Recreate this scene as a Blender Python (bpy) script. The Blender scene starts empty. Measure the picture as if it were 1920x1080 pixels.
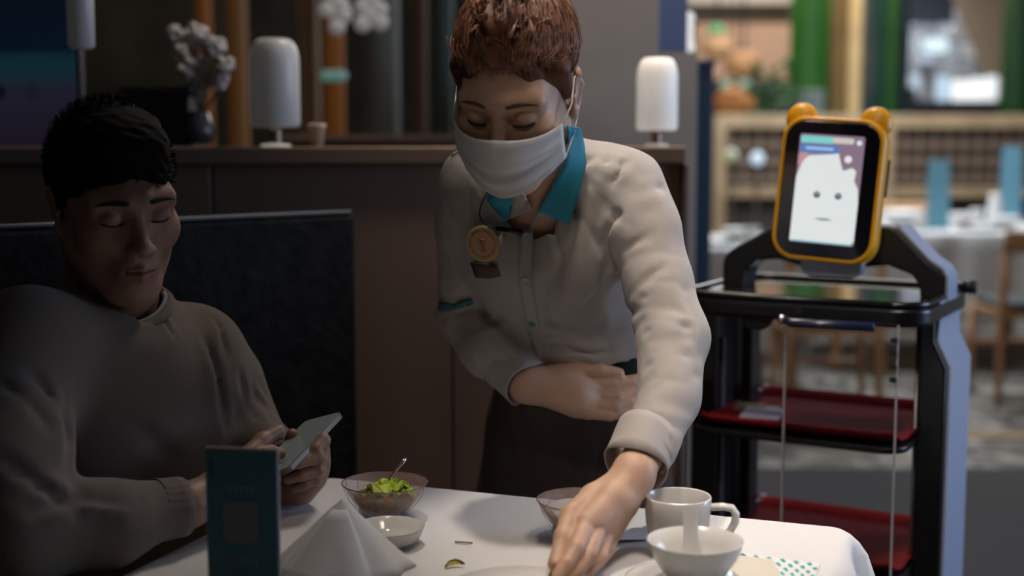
import bpy, math, random
import numpy as np
from mathutils import Vector, Matrix, Euler
random.seed(7); rng = np.random.default_rng(7)
scene = bpy.context.scene
COL = scene.collection
R = math.radians

# ------------------------------------------------------------------ camera
F = 2500.0                      # focal length in pixels of a 1920 px wide frame
PITCH = math.atan((540 - 262) / F)
CAM = np.array([0.0, 0.0, 1.25])
cd = bpy.data.cameras.new('camera'); cam = bpy.data.objects.new('camera', cd); COL.objects.link(cam)
cd.sensor_width = 36; cd.lens = F / 1920 * 36
cam.location = CAM; cam.rotation_euler = (math.pi / 2 - PITCH, 0, 0)
cd.clip_start = 0.05; cd.clip_end = 100
cd.dof.use_dof = True; cd.dof.focus_distance = 1.80; cd.dof.aperture_fstop = 2.0; cd.dof.aperture_blades = 0
scene.camera = cam
# ------------------------------------------------------------------ world, lights, exposure
scene.view_settings.view_transform = 'Standard'; scene.view_settings.look = 'None'
scene.view_settings.gamma = 1; scene.view_settings.use_curve_mapping = False
scene.view_settings.exposure = EXPOSURE = 0.12
w = bpy.data.worlds.new('world'); scene.world = w; w.use_nodes = True
w.node_tree.nodes['Background'].inputs[0].default_value = (1.0, 0.9, 0.82, 1)
w.node_tree.nodes['Background'].inputs[1].default_value = 0.010
scene.cycles.max_bounces = 6; scene.cycles.transparent_max_bounces = 16
scene.cycles.sample_clamp_indirect = 3.0

def light(name, kind, loc, target, power, color, **kw):
    l = bpy.data.lights.new(name, kind); l.energy = power; l.color = color
    for k, v in kw.items(): setattr(l, k, v)
    o = bpy.data.objects.new(name, l); COL.objects.link(o); o.location = loc
    d = Vector(target) - Vector(loc)
    o.rotation_euler = d.to_track_quat('-Z', 'Y').to_euler()
    return o
WARM = (1.0, 0.88, 0.76); COOL = (0.55, 0.70, 1.0); NEUT = (1.0, 0.95, 0.88)
# ceiling spot over the table end, cool daylight-like wash from the mall side on the right, warm downlights, added fills
light('spot_over_table', 'SPOT', (-0.08, 1.70, 2.95), (0.27, 1.70, 0.9), 82, WARM, spot_size=R(27), spot_blend=0.55, shadow_soft_size=0.035)
light('spot_front_of_table', 'SPOT', (-0.2, 0.0, 2.9), (0.50, 1.97, 0.97), 64, (1.0, .88, .78), spot_size=R(24), spot_blend=1.0, shadow_soft_size=0.12)
light('cool_wash_right', 'AREA', (3.0, 2.3, 1.45), (0.3, 1.9, 1.0), 34, COOL, shape='RECTANGLE', size=1.2, size_y=1.2)
light('ceiling_fill_over_table', 'AREA', (0.60, 1.15, 3.0), (0.42, 1.75, 0.8), 1.3, (1.0, .87, .76), size=0.5, spread=R(36))
light('downlight_mid_right', 'AREA', (1.9, 8.0, 3.1), (1.9, 8.0, 0), 150, (.90, .95, 1.0), size=2.5)
light('downlight_far_right', 'AREA', (2.6, 12.0, 3.1), (2.6, 12.0, 0), 90, WARM, size=2.5)
light('downlight_far_left', 'AREA', (-1.6, 6.0, 3.1), (-1.6, 6.4, 1.0), 5, WARM, size=1.0)
light('fill_behind_partition', 'AREA', (0.45, 3.05, 3.1), (0.28, 3.6, 1.2), 24, WARM, size=0.5)  # added fill lifting the pillar and the space behind the partition
light('partition_fill', 'SPOT', (0.12, 2.45, 3.1), (0.12, 2.77, 0.4), 95, (1.0, .76, .55), spot_size=R(42), spot_blend=0.9, shadow_soft_size=0.1)  # added wash that brightens the brown partition
light('robot_fill', 'SPOT', (0.45, 1.1, 3.1), (0.62, 2.35, 1.0), 34, NEUT, spot_size=R(26), spot_blend=0.8, shadow_soft_size=0.1)  # added fill from the front to brighten the robot
light('booth_fill', 'AREA', (-1.3, 1.2, 3.0), (-0.5, 1.8, 1.0), 0.2, WARM, size=0.6)  # weak added fill that keeps the seated man visible
light('bouquet_fill', 'SPOT', (-0.75, 2.75, 3.1), (-0.70, 3.05, 1.3), 4, NEUT, spot_size=R(24), spot_blend=0.8, shadow_soft_size=0.1)  # added fill to lift the dried flowers out of the dark

light('shop_interior_light', 'AREA', (4.3, 15.2, 3.1), (4.4, 15.3, 0), 45, (.85, .92, 1.0), size=0.6)
# ------------------------------------------------------------------ placing helpers
_c, _s = math.cos(PITCH), math.sin(PITCH)
FWD = np.array([0, _c, -_s]); UP = np.array([0, _s, _c])
def ray(px, py):
    return np.array([(px - 960) / F, 0, 0]) + UP * (540 - py) / F + FWD
def at(px, py, Y):
    d = ray(px, py); return CAM + d * (Y / d[1])
def onz(px, py, z):
    d = ray(px, py); return CAM + d * ((z - 1.25) / d[2])

# ------------------------------------------------------------------ materials
MATS = {}
def mat(name, color, rough=0.5, metal=0.0, emit=None, estr=1.0, trans=0.0, ior=1.45, coat=0.0,
        noise=None, var=0.0, bump=None, spec=0.5, alpha=1.0, sss=0.0, sheen=0.0, stretch=None):
    """noise scale + var mixes the base colour with darker/lighter versions; bump = (scale, strength)"""
    if name in MATS: return MATS[name]
    m = bpy.data.materials.new(name); m.use_nodes = True; nt = m.node_tree; N = nt.nodes; L = nt.links
    b = N['Principled BSDF']
    def S(k, v):
        if k in b.inputs: b.inputs[k].default_value = v
    S('Base Color', (*color, 1)); S('Roughness', rough); S('Metallic', metal)
    S('Transmission Weight', trans); S('IOR', ior); S('Coat Weight', coat); S('Specular IOR Level', spec)
    S('Alpha', alpha); S('Subsurface Weight', sss); S('Subsurface Radius', (0.010, 0.004, 0.002)); S('Subsurface Scale', 1.0)
    S('Sheen Weight', sheen)
    if emit: S('Emission Color', (*emit, 1)); S('Emission Strength', estr)
    tc = N.new('ShaderNodeTexCoord'); mp = N.new('ShaderNodeMapping')
    L.new(tc.outputs['Object'], mp.inputs['Vector'])
    if stretch: mp.inputs['Scale'].default_value = stretch
    if noise:
        n = N.new('ShaderNodeTexNoise'); n.inputs['Scale'].default_value = noise; n.inputs['Detail'].default_value = 6
        L.new(mp.outputs[0], n.inputs['Vector'])
        cr = N.new('ShaderNodeValToRGB'); L.new(n.outputs['Fac'], cr.inputs[0])
        cr.color_ramp.elements[0].position = 0.3; cr.color_ramp.elements[1].position = 0.7
        cr.color_ramp.elements[0].color = (*[max(0, c * (1 - var)) for c in color], 1)
        cr.color_ramp.elements[1].color = (*[min(1, c * (1 + var)) for c in color], 1)
        L.new(cr.outputs[0], b.inputs['Base Color'])
    if bump:
        n = N.new('ShaderNodeTexNoise'); n.inputs['Scale'].default_value = bump[0]; n.inputs['Detail'].default_value = 5
        L.new(mp.outputs[0], n.inputs['Vector'])
        bp = N.new('ShaderNodeBump'); bp.inputs['Strength'].default_value = bump[1]; bp.inputs['Distance'].default_value = 0.01
        L.new(n.outputs['Fac'], bp.inputs['Height']); L.new(bp.outputs[0], b.inputs['Normal'])
    MATS[name] = m; return m

# ------------------------------------------------------------------ objects
def raw(name, v, f, material=None, smooth=True):
    me = bpy.data.meshes.new(name)
    v = np.asarray(v, dtype=np.float64)
    if isinstance(f, np.ndarray):
        n = len(f); k = f.shape[1]
        me.vertices.add(len(v)); me.vertices.foreach_set('co', v.astype(np.float32).ravel())
        me.loops.add(n * k); me.loops.foreach_set('vertex_index', f.astype(np.int32).ravel())
        me.polygons.add(n); me.polygons.foreach_set('loop_start', np.arange(0, n * k, k, dtype=np.int32))
        me.update(calc_edges=True)
    else:
        me.from_pydata([tuple(x) for x in v], [], [tuple(x) for x in f])
    if smooth: me.polygons.foreach_set('use_smooth', np.ones(len(me.polygons), dtype=bool))
    if material: me.materials.append(material)
    o = bpy.data.objects.new(name, me); COL.objects.link(o)
    return o
def tag(o, label=None, cat=None, group=None, kind=None):
    if label: o['label'] = label
    if cat: o['category'] = cat
    if group: o['group'] = group
    if kind: o['kind'] = kind
    return o
def thing(name, label, cat, loc=(0, 0, 0), rotz=0, group=None, rot=None):
    o = bpy.data.objects.new(name, None); COL.objects.link(o); o.empty_display_size = 0.05
    o.location = loc; o.rotation_euler = rot if rot else (0, 0, rotz)
    return tag(o, label, cat, group)
def W(root):   # world matrix from transforms (no depsgraph needed)
    M = Matrix.LocRotScale(root.location, root.rotation_euler, root.scale)
    return W(root.parent) @ M if root.parent else M

class B:
    """collects geometry; build() links it as ONE mesh object"""
    def __init__(s): s.v = []; s.f = []; s.n = 0
    def add(s, v, f):
        v = [tuple(x) for x in v]
        s.f += [tuple(i + s.n for i in q) for q in f]; s.v += v; s.n += len(v); return s
    def box(s, c, size, rot=None, taper=1.0):
        c = Vector(c); h = Vector(size) / 2; M = rot.to_matrix() if isinstance(rot, Euler) else (rot if rot else Matrix.Identity(3))
        vs = []
        for z in (-1, 1):
            t = taper if z > 0 else 1
            for x, y in ((-1, -1), (1, -1), (1, 1), (-1, 1)):
                vs.append(c + M @ Vector((x * h.x * t, y * h.y * t, z * h.z)))
        return s.add(vs, [(0, 3, 2, 1), (4, 5, 6, 7), (0, 1, 5, 4), (1, 2, 6, 5), (2, 3, 7, 6), (3, 0, 4, 7)])
    def prism(s, pts, d, O=(0, 0, 0), X=(1, 0, 0), Y=(0, 0, 1), N=None):
        """polygon pts (counter-clockwise) in plane O,X,Y extruded by d along N = X x Y"""
        O, X, Y = Vector(O), Vector(X), Vector(Y); N = X.cross(Y) if N is None else Vector(N)
        n = len(pts)
        a = [O + X * p[0] + Y * p[1] for p in pts]; b = [q + N * d for q in a]
        return s.add(a + b, [tuple(range(n - 1, -1, -1)), tuple(range(n, 2 * n))] + [(i, (i + 1) % n, n + (i + 1) % n, n + i) for i in range(n)])
    def lathe(s, prof, O=(0, 0, 0), seg=48, M=None, cap0=True, cap1=True):
        """prof: list of (radius, z)"""
        O = Vector(O); M = M if M else Matrix.Identity(3); vs = []
        for r, z in prof:
            for i in range(seg):
                a = 2 * math.pi * i / seg; vs.append(O + M @ Vector((r * math.cos(a), r * math.sin(a), z)))
        n = len(prof); f = []
        for j in range(n - 1):
            for i in range(seg):
                k = (i + 1) % seg; f.append((j * seg + i, j * seg + k, (j + 1) * seg + k, (j + 1) * seg + i))
        if cap0: f.append(tuple(range(seg - 1, -1, -1)))
        if cap1: f.append(tuple((n - 1) * seg + i for i in range(seg)))
        return s.add(vs, f)
    def tube(s, path, rad, seg=10, flat=1.0, side=None):
        P = [Vector(p) for p in path]; n = len(P)
        if not hasattr(rad, '__len__'): rad = [rad] * n
        vs = []; prev = None
        for i in range(n):
            t = (P[min(i + 1, n - 1)] - P[max(i - 1, 0)]).normalized()
            if prev is None:
                ref = Vector(side) if side is not None else (Vector((0, 0, 1)) if abs(t.z) < .9 else Vector((1, 0, 0)))
            else: ref = prev
            u = (ref - t * ref.dot(t)).normalized(); prev = u; q = t.cross(u)
            for k in range(seg):
                a = 2 * math.pi * k / seg; vs.append(P[i] + u * math.cos(a) * rad[i] + q * math.sin(a) * rad[i] * flat)
        f = [(i * seg + k, i * seg + (k + 1) % seg, (i + 1) * seg + (k + 1) % seg, (i + 1) * seg + k) for i in range(n - 1) for k in range(seg)]
        f += [tuple(range(seg - 1, -1, -1)), tuple((n - 1) * seg + k for k in range(seg))]
        return s.add(vs, f)
    def ball(s, c, r, seg=16, rings=10):
        r = (r, r, r) if not hasattr(r, '__len__') else r
        vs = [Vector(c) + Vector((0, 0, -r[2]))]
        for j in range(1, rings):
            t = math.pi * j / rings
            for i in range(seg):
                a = 2 * math.pi * i / seg
                vs.append(Vector(c) + Vector((r[0] * math.sin(t) * math.cos(a), r[1] * math.sin(t) * math.sin(a), -r[2] * math.cos(t))))
        vs.append(Vector(c) + Vector((0, 0, r[2]))); f = []
        for i in range(seg): f.append((0, 1 + (i + 1) % seg, 1 + i))
        for j in range(rings - 2):
            for i in range(seg):
                a = 1 + j * seg; f.append((a + i, a + (i + 1) % seg, a + seg + (i + 1) % seg, a + seg + i))
        l = 1 + (rings - 2) * seg; t = len(vs) - 1
        for i in range(seg): f.append((l + i, l + (i + 1) % seg, t))
        return s.add(vs, f)
    def grid(s, P, closed=False):
        """P: rows x cols of points"""
        nr, nc = len(P), len(P[0]); f = []
        for i in range(nr - 1):
            for j in range(nc - (0 if closed else 1)):
                k = (j + 1) % nc; f.append((i * nc + j, i * nc + k, (i + 1) * nc + k, (i + 1) * nc + j))
        return s.add([q for r in P for q in r], f)
    def build(s, name, material, parent=None, world=False, smooth=False, bevel=0, solid=0, sub=0, label=None, auto=True):
        vs = s.v
        if world and parent is not None:
            I = W(parent).inverted(); vs = [tuple(I @ Vector(p)) for p in vs]
        o = raw(name, vs, s.f, material, smooth)
        if parent is not None: o.parent = parent
        if solid:
            m = o.modifiers.new('solid', 'SOLIDIFY'); m.thickness = solid; m.offset = 0
        if bevel:
            m = o.modifiers.new('bevel', 'BEVEL'); m.width = bevel; m.segments = 3; m.limit_method = 'ANGLE'; m.angle_limit = R(40)
            if not smooth: o.data.polygons.foreach_set('use_smooth', np.ones(len(o.data.polygons), dtype=bool)); m.harden_normals = True
        if sub:
            m = o.modifiers.new('sub', 'SUBSURF'); m.levels = sub; m.render_levels = sub
        if label: o['label'] = label
        return o
def rrect(w, h, r, n=6, cx=0, cy=0):
    pts = []
    for sx, sy, a0 in ((1, -1, -90), (1, 1, 0), (-1, 1, 90), (-1, -1, 180)):
        for i in range(n + 1):
            a = R(a0 + 90 * i / n); pts.append((cx + sx * (w / 2 - r) + r * math.cos(a), cy + sy * (h / 2 - r) + r * math.sin(a)))
    return pts
def copy_tree(o, parent=None):
    c = o.copy(); COL.objects.link(c); c.parent = parent
    for ch in o.children: copy_tree(ch, c)
    return c
def arc(cx, cy, r, a0, a1, n=10):
    return [(cx + r * math.cos(R(a0 + (a1 - a0) * i / n)), cy + r * math.sin(R(a0 + (a1 - a0) * i / n))) for i in range(n + 1)]

# ------------------------------------------------------------------ soft bodies: distance fields turned into one continuous mesh
def nrm(v): v = np.asarray(v, float); return v / np.linalg.norm(v)
class Field:
    def __init__(s, M=None): s.ops = []; s.M = M; s.disp = None
    def _t(s, p):
        return np.asarray(p, float) if s.M is None else np.array(s.M @ Vector(p))
    def _d(s, d):
        return np.asarray(d, float) if s.M is None else np.array(s.M.to_3x3() @ Vector(d))
    def cone(s, a, b, ra, rb, k=0.01, flat=None, op='u'):
        """flat = (direction, factor): cross-section squeezed by factor along direction"""
        fl = None if flat is None else (nrm(s._d(flat[0])), flat[1])
        s.ops.append((op, 'c', s._t(a), s._t(b), ra, rb, k, fl)); return s
    def ell(s, c, r, k=0.01, rot=None, op='u'):
        Rm = np.eye(3) if rot is None else np.array(Euler([R(x) for x in rot]).to_matrix())
        if s.M is not None: Rm = np.array(s.M.to_3x3().normalized()) @ Rm
        s.ops.append((op, 'e', s._t(c), np.asarray(r, float), Rm, None, k, None)); return s
    def half(s, p, n, k=0.004, op='s'):
        """removes the side the normal points to"""
        s.ops.append((op, 'h', s._t(p), nrm(s._d(n)), None, None, k, None)); return s
    def chain(s, pts, rads, k=0.004, flat=None, op='u'):
        for i in range(len(pts) - 1): s.cone(pts[i], pts[i + 1], rads[i], rads[i + 1], k, flat, op)
        return s
    def ev(s, P, disp=True):
        D = np.full(len(P), 1e3)
        for op, t, a, b, c, d, k, fl in s.ops:
            if t == 'c':
                ab = b - a; L2 = ab @ ab + 1e-12
                q = P - a; u = np.clip(q @ ab / L2, 0, 1); r = q - u[:, None] * ab; rad = c + (d - c) * u
                if fl is not None:
                    comp = r @ fl[0]; r = r + np.outer(comp * (1 / fl[1] - 1), fl[0])
                    ln = np.linalg.norm(r, axis=1); x = (ln - rad) * (fl[1] if fl[1] < 1 else 1)
                else: x = np.linalg.norm(r, axis=1) - rad
            elif t == 'e':
                q = (P - a) @ c; k0 = np.linalg.norm(q / b, axis=1); k1 = np.linalg.norm(q / (b * b), axis=1) + 1e-9
                x = k0 * (k0 - 1) / k1
            else:
                x = -((P - a) @ b)
                # region with positive side removed
            if op == 'u':
                h = np.maximum(k - np.abs(D - x), 0) / k; D = np.minimum(D, x) - h * h * k * 0.25
            elif op == 's':
                x = -x; h = np.maximum(k - np.abs(D - x), 0) / k; D = np.maximum(D, x) + h * h * k * 0.25
        if disp and s.disp is not None: D = D + s.disp(P)
        return D
    def cast(s, px, py, off=0.0, y0=1.2, y1=2.6):
        """point where the sight line through a picture point meets the body, offset outwards"""
        d = ray(px, py); d = d / d[1]
        ys = np.linspace(y0, y1, 700); P = CAM + np.outer(ys, d); D = s.ev(P, False) - off
        i = np.argmax(D < 0)
        if D[i] >= 0: i = int(np.argmin(D)); return P[i]
        return P[i]
    def drop(s, x, y, z0=2.0, z1=0.3, off=0.0):
        zs = np.linspace(z0, z1, 700); P = np.column_stack([np.full(700, x), np.full(700, y), zs]); D = s.ev(P, False) - off
        i = np.argmax(D < 0); return P[i]
    def mesh(s, lo, hi, h):
        lo = np.asarray(lo, float); hi = np.asarray(hi, float)
        bs = 8; nb = np.ceil((hi - lo) / (h * bs)).astype(int); n = nb * bs
        bc = [lo[i] + (np.arange(nb[i]) + 0.5) * h * bs for i in range(3)]
        G = np.stack(np.meshgrid(*bc, indexing='ij'), -1).reshape(-1, 3)
        dc = s.ev(G).reshape(nb)
        near = np.abs(dc) < h * bs * 1.45 + 0.004
        D = np.repeat(np.repeat(np.repeat(dc, bs, 0), bs, 1), bs, 2).astype(np.float32)
        loc = np.stack(np.meshgrid(*[np.arange(bs)] * 3, indexing='ij'), -1).reshape(-1, 3)
        blocks = np.argwhere(near)
        for c0 in range(0, len(blocks), 400):
            bl = blocks[c0:c0 + 400]
            I = (bl[:, None, :] * bs + loc[None]).reshape(-1, 3)
            D[I[:, 0], I[:, 1], I[:, 2]] = s.ev(lo + (I + 0.5) * h)
        D[0] = D[-1] = 1; D[:, 0] = D[:, -1] = 1; D[:, :, 0] = D[:, :, -1] = 1
        S = D < 0; nx, ny, nz = D.shape
        cnt = np.zeros((nx - 1, ny - 1, nz - 1), np.int8)
        for i in (0, 1):
            for j in (0, 1):
                for k in (0, 1): cnt += S[i:nx - 1 + i, j:ny - 1 + j, k:nz - 1 + k]
        act = (cnt > 0) & (cnt < 8); cells = np.argwhere(act)
        idx = np.full(act.shape, -1, np.int64); idx[act] = np.arange(len(cells))
        acc = np.zeros((len(cells), 3)); num = np.zeros(len(cells))
        offs = [(i, j, k) for i in (0, 1) for j in (0, 1) for k in (0, 1)]
        val = {o: D[cells[:, 0] + o[0], cells[:, 1] + o[1], cells[:, 2] + o[2]] for o in offs}
        for o in offs:
            for ax in range(3):
                if o[ax]: continue
                o2 = tuple(1 if t == ax else o[t] for t in range(3)); a, b = val[o], val[o2]
                m = (a < 0) != (b < 0); t = np.where(m, a / np.where(m, a - b, 1), 0)
                p = np.tile(np.array(o, float), (len(cells), 1)); p[:, ax] += t
                acc[m] += p[m]; num[m] += 1
        V = lo + (cells + acc / num[:, None] + 0.5) * h
        quads = []
        for ax in range(3):
            u, v = (ax + 1) % 3, (ax + 2) % 3
            sl0 = [slice(None)] * 3; sl1 = [slice(None)] * 3; sl0[ax] = slice(0, -1); sl1[ax] = slice(1, None)
            A, Bq = S[tuple(sl0)], S[tuple(sl1)]
            E = np.argwhere(A != Bq); E = E[(E[:, u] > 0) & (E[:, v] > 0)]
            e = [E.copy() for _ in range(4)]
            e[1][:, u] -= 1; e[2][:, u] -= 1; e[2][:, v] -= 1; e[3][:, v] -= 1
            q = np.stack([idx[t[:, 0], t[:, 1], t[:, 2]] for t in e], 1)
            flip = ~A[E[:, 0], E[:, 1], E[:, 2]]
            q[flip] = q[flip][:, ::-1]; quads.append(q[(q >= 0).all(1)])
        return V, np.concatenate(quads)
    def build(s, name, lo, hi, h, material, parent=None, smooth_it=1, label=None):
        V, Q = s.mesh(lo, hi, h)
        o = raw(name, tolocal(V, parent), Q, material)
        if parent is not None: o.parent = parent
        if label: o['label'] = label
        return o
def tolocal(V, parent):
    if parent is None: return V
    I = np.array(W(parent).inverted()); return V @ I[:3, :3].T + I[:3, 3]
def folds(segs):
    """segs: (a, b, width, depth) ; positive depth cuts a crease, negative raises a ridge"""
    segs = [(np.asarray(a, float), np.asarray(b, float), w_, d_) for a, b, w_, d_ in segs]
    def f(P):
        out = np.zeros(len(P))
        for a, b, w_, d_ in segs:
            ab = b - a; L2 = ab @ ab + 1e-12; t = (P - a) @ ab / L2; tc = np.clip(t, 0, 1)
            r2 = ((P - a - tc[:, None] * ab) ** 2).sum(1)
            out += d_ * 1.35 * (np.exp(-r2 / (w_ * w_ * .45)) - .55 * np.exp(-r2 / (w_ * w_ * 3.2))) * (0.15 + 0.85 * np.sin(np.pi * np.clip(tc, .02, .98)) ** .7)
        return out
    return f
def wobble(scale, amp, seed=0, n=6):
    r_ = np.random.default_rng(seed); K = r_.normal(size=(n, 3)) * scale; ph = r_.uniform(0, 6.28, n)
    def f(P):
        out = np.zeros(len(P))
        for k, p in zip(K, ph): out += np.sin(P @ k + p)
        return out * amp / math.sqrt(n)
    return f

def wrinkles(axis, freq, amp, seed, centre=None, reach=1.0):
    """sharp cloth wrinkles running across an axis, strongest in uneven patches"""
    r_ = np.random.default_rng(seed); a = nrm(axis); k1 = r_.normal(size=(3, 3)) * 14; ph = r_.uniform(0, 6.28, 6); k2 = r_.normal(size=(2, 3)) * 11
    def f(P):
        wv = sum(np.sin(P @ k1[i] + ph[i]) for i in range(3))
        t = np.abs(np.sin(P @ a * freq * .5 + 1.1 * wv)); m = .5 + .5 * np.sin(P @ k2[0] + ph[3]) * np.sin(P @ k2[1] + ph[4])
        out = amp * (1 - t) ** 2.2 * m
        if centre is not None: out = out * np.exp(-((P - np.asarray(centre)) ** 2).sum(1) / reach ** 2)
        return out
    return f
# ================================================================== the setting
def tex_floor():
    m = bpy.data.materials.new('terrazzo'); m.use_nodes = True; nt = m.node_tree; b = nt.nodes['Principled BSDF']
    b.inputs['Roughness'].default_value = 0.35
    tc = nt.nodes.new('ShaderNodeTexCoord'); v = nt.nodes.new('ShaderNodeTexVoronoi'); v.inputs['Scale'].default_value = 16
    nt.links.new(tc.outputs['Object'], v.inputs['Vector'])
    cr = nt.nodes.new('ShaderNodeValToRGB'); nt.links.new(v.outputs['Color'], cr.inputs[0])
    e = cr.color_ramp.elements; e[0].position = .25; e[0].color = (.06, .055, .05, 1); e[1].position = .6; e[1].color = (.22, .20, .18, 1)
    e2 = cr.color_ramp.elements.new(.85); e2.color = (.42, .38, .34, 1)
    nt.links.new(cr.outputs[0], b.inputs['Base Color']); return m
def struct(name, b, m, **k):
    o = b.build(name, m, **k); o['kind'] = 'structure'; return o
M_wall_dark = mat('dark_wall_paint', (.05, .045, .04), .7, noise=3, var=.15)
M_carpet = mat('dark_grey_carpet', (.055, .053, .055), .95, noise=120, var=.35, bump=(300, .4))
struct('floor', B().box((1.0, 2.4, -.02), (9, 5.2, .04)), M_carpet)
struct('floor', B().box((1.0, 11.0, -.02), (9, 12.0, .04)), tex_floor())
struct('trim_1', B().box((1.0, 5.55, .004), (9, .10, .008)), mat('oak_strip', (.36, .24, .13), .5, noise=12, var=.2))
struct('ceiling', B().box((1.0, 8.4, 3.26), (9, 17.2, .08)), mat('ceiling_paint', (.32, .29, .25), .9))
struct('wall_back', B().box((1.0, 17.05, 1.6), (9, .1, 3.3)), mat('back_wall_paint', (.10, .085, .075), .8, noise=1.5, var=.4))
struct('wall_left', B().box((-3.55, 8.4, 1.6), (.1, 17.2, 3.3)), M_wall_dark)
struct('wall_right', B().box((5.55, 8.4, 1.6), (.1, 17.2, 3.3)), mat('right_wall_paint', (.22, .19, .16), .8))

# ------------------------------------------------------------------ booth partition behind the waitress
PA = at(250, 276, 2.68)[:2]; PB = at(1280, 272, 2.80)[:2]
pd = Vector((*(PB - PA), 0)).normalized(); pang = math.atan2(pd.y, pd.x); plen = float(np.linalg.norm(PB - PA))
part = thing('booth_partition', 'tall brown panelled booth partition standing behind the waitress', 'partition', (PA[0], PA[1], 0), pang)
M_pan = mat('brown_panel', (.17, .115, .085), .55, noise=6, var=.12, stretch=(1, 1, .15))
M_cap = mat('brown_cap', (.17, .12, .09), .4)
x0 = -1.3; npan = 5; wpan = (plen - x0) / npan
for i in range(npan):
    B().box((x0 + wpan * (i + .5), .03, .60), (wpan - .004, .05, 1.20)).build('panel', M_pan, part, bevel=.003)
B().box(((plen + x0) / 2, .05, 1.218), (plen - x0 + .01, .13, .035)).build('cap_rail', M_cap, part, bevel=.004)
B().box((plen + .006, .05, .6), (.012, .12, 1.2)).build('end_post', mat('end_post_metal', (.16, .13, .12), .35, .4), part, bevel=.002)
B().box(((plen + x0) / 2, .085, .6), (plen - x0 - .03, .04, 1.19)).build('back_board', M_pan, part)

# dark booth bench behind the man
M_seat = mat('black_marbled_upholstery', (.0075, .0075, .0078), .7, noise=26, var=.95, bump=(50, .25), spec=.25)
bx1 = at(668, 400, 2.30)
bench = thing('booth_bench', 'black marbled booth bench with a tall back behind the seated man', 'bench', (-.287 - 1.3 * math.cos(R(41)), 2.46 - 1.3 * math.sin(R(41)), 0), R(41))
pr = rrect(1.3, 1.09, .012, 5, .65, .57)
B().prism(pr, .075, O=(0, .075, 0)).build('backrest', M_seat, bench, bevel=.012)
B().tube([(0.02, .005, 1.118), (1.290, .005, 1.118)], .004).build('piping', mat('grey_piping', (.10, .10, .11), .5), bench, smooth=True)
B().box((.44, -.25, .385), (.86, .48, .10)).build('seat', M_seat, bench, bevel=.03)
B().box((.44, -.23, .17), (.82, .40, .34)).build('base', mat('black_plinth', (.015, .015, .015), .6), bench, bevel=.005)

# ------------------------------------------------------------------ table lamps on the partition
M_shade = mat('lit_opal_glass', (.9, .88, .85), .4, emit=(1.0, .96, .92), estr=.27)
M_brass = mat('bronze_metal', (.25, .19, .15), .35, .8)
def table_lamp(px, Y, label, s=1.0, dim=False):
    c = at(px, 272, Y); t = thing('table_lamp', label, 'lamp', (c[0], c[1], 1.236), 0, 'lit table lamps along the partition')
    t.scale = (s, s, s)
    B().lathe([(.0, 0), (.026, 0), (.026, .004), (.008, .006), (.0, .006)], seg=32, cap0=False, cap1=False).build('base', mat('lit_base', (.8, .75, .68), .4, emit=(1, .85, .7), estr=.25), t, smooth=False)
    B().lathe([(.011, .006), (.011, .028), (.017, .034)], seg=24).build('stem', M_brass, t)
    pr = [(.0, .034), (.040, .034), (.0445, .040), (.0445, .135)] + [(.0245 + .02 * math.cos(R(a)) , .145 + .045 * math.sin(R(a))) for a in range(0, 91, 15)] + [(0, .19)]
    B().lathe(pr, seg=40, cap0=False, cap1=False).build('lamp_shade', M_shade2 if dim else M_shade, t, smooth=True)
    return t
M_shade2 = mat('dim_lit_opal_glass', (.5, .5, .5), .4, emit=(1.0, .98, .94), estr=.022)
table_lamp(1231, 2.86, 'small domed white table lamp on the partition beside the blue strip, right of the waitress', .98)
table_lamp(517, 2.755, 'large domed white table lamp standing left of the waitress on the partition', 1.15, True)
# cup on the ledge
c = at(595, 276, 2.775)
cup = thing('takeaway_cup', 'small cream cup on the partition right of the large lamp', 'cup', (c[0], c[1], 1.236))
B().lathe([(.012, 0), (.017, .04), (.018, .042), (.016, .041), (.012, .004)], seg=28).build('body', mat('cream_card', (.42, .33, .23), .7), cup, smooth=True)
B().lathe([(.019, .040), (.019, .045), (.014, .047)], seg=28).build('lid', mat('cream_lid', (.5, .42, .32), .5), cup)

# pillar behind the waitress with a blue side strip
pl = thing('stone_pillar', 'wide plain grey pillar behind the waitress with a blue upper strip', 'pillar', (0.29, 3.7, 0))
Mst = mat('grey_stone', (.30, .27, .245), .7, noise=2.5, var=.18)
B().box((-.04, 0, 1.6), (.27, .30, 3.2)).build('shaft', Mst, pl, bevel=.004)
B().box((.148, .0, .74), (.105, .28, 1.48)).build('side_block', Mst, pl, bevel=.004)
B().box((.132, .0, 2.35), (.078, .28, 1.74)).build('blue_strip', mat('blue_strip_tone', (.10, .14, .27), .5), pl)  # upper side face in a bluish tone
B().box((-.04, 0, .06), (.29, .32, .12)).build('plinth', Mst, pl, bevel=.004)
nv = thing('navy_cabinet', 'narrow dark navy cabinet beside the grey pillar', 'cabinet', (.61, 4.4, 0))
B().box((-.03, 0, .74), (.11, .3, 1.48)).build('body', mat('navy_lacquer', (.018, .035, .065), .4), nv, bevel=.004)
B().box((-.03, 0, 1.49), (.12, .31, .02)).build('top', mat('navy_top', (.03, .05, .09), .4), nv, bevel=.003)
B().box((-.03, -.157, .75), (.09, .012, 1.35)).build('door', mat('navy_door', (.02, .045, .08), .4), nv, bevel=.003)

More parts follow.
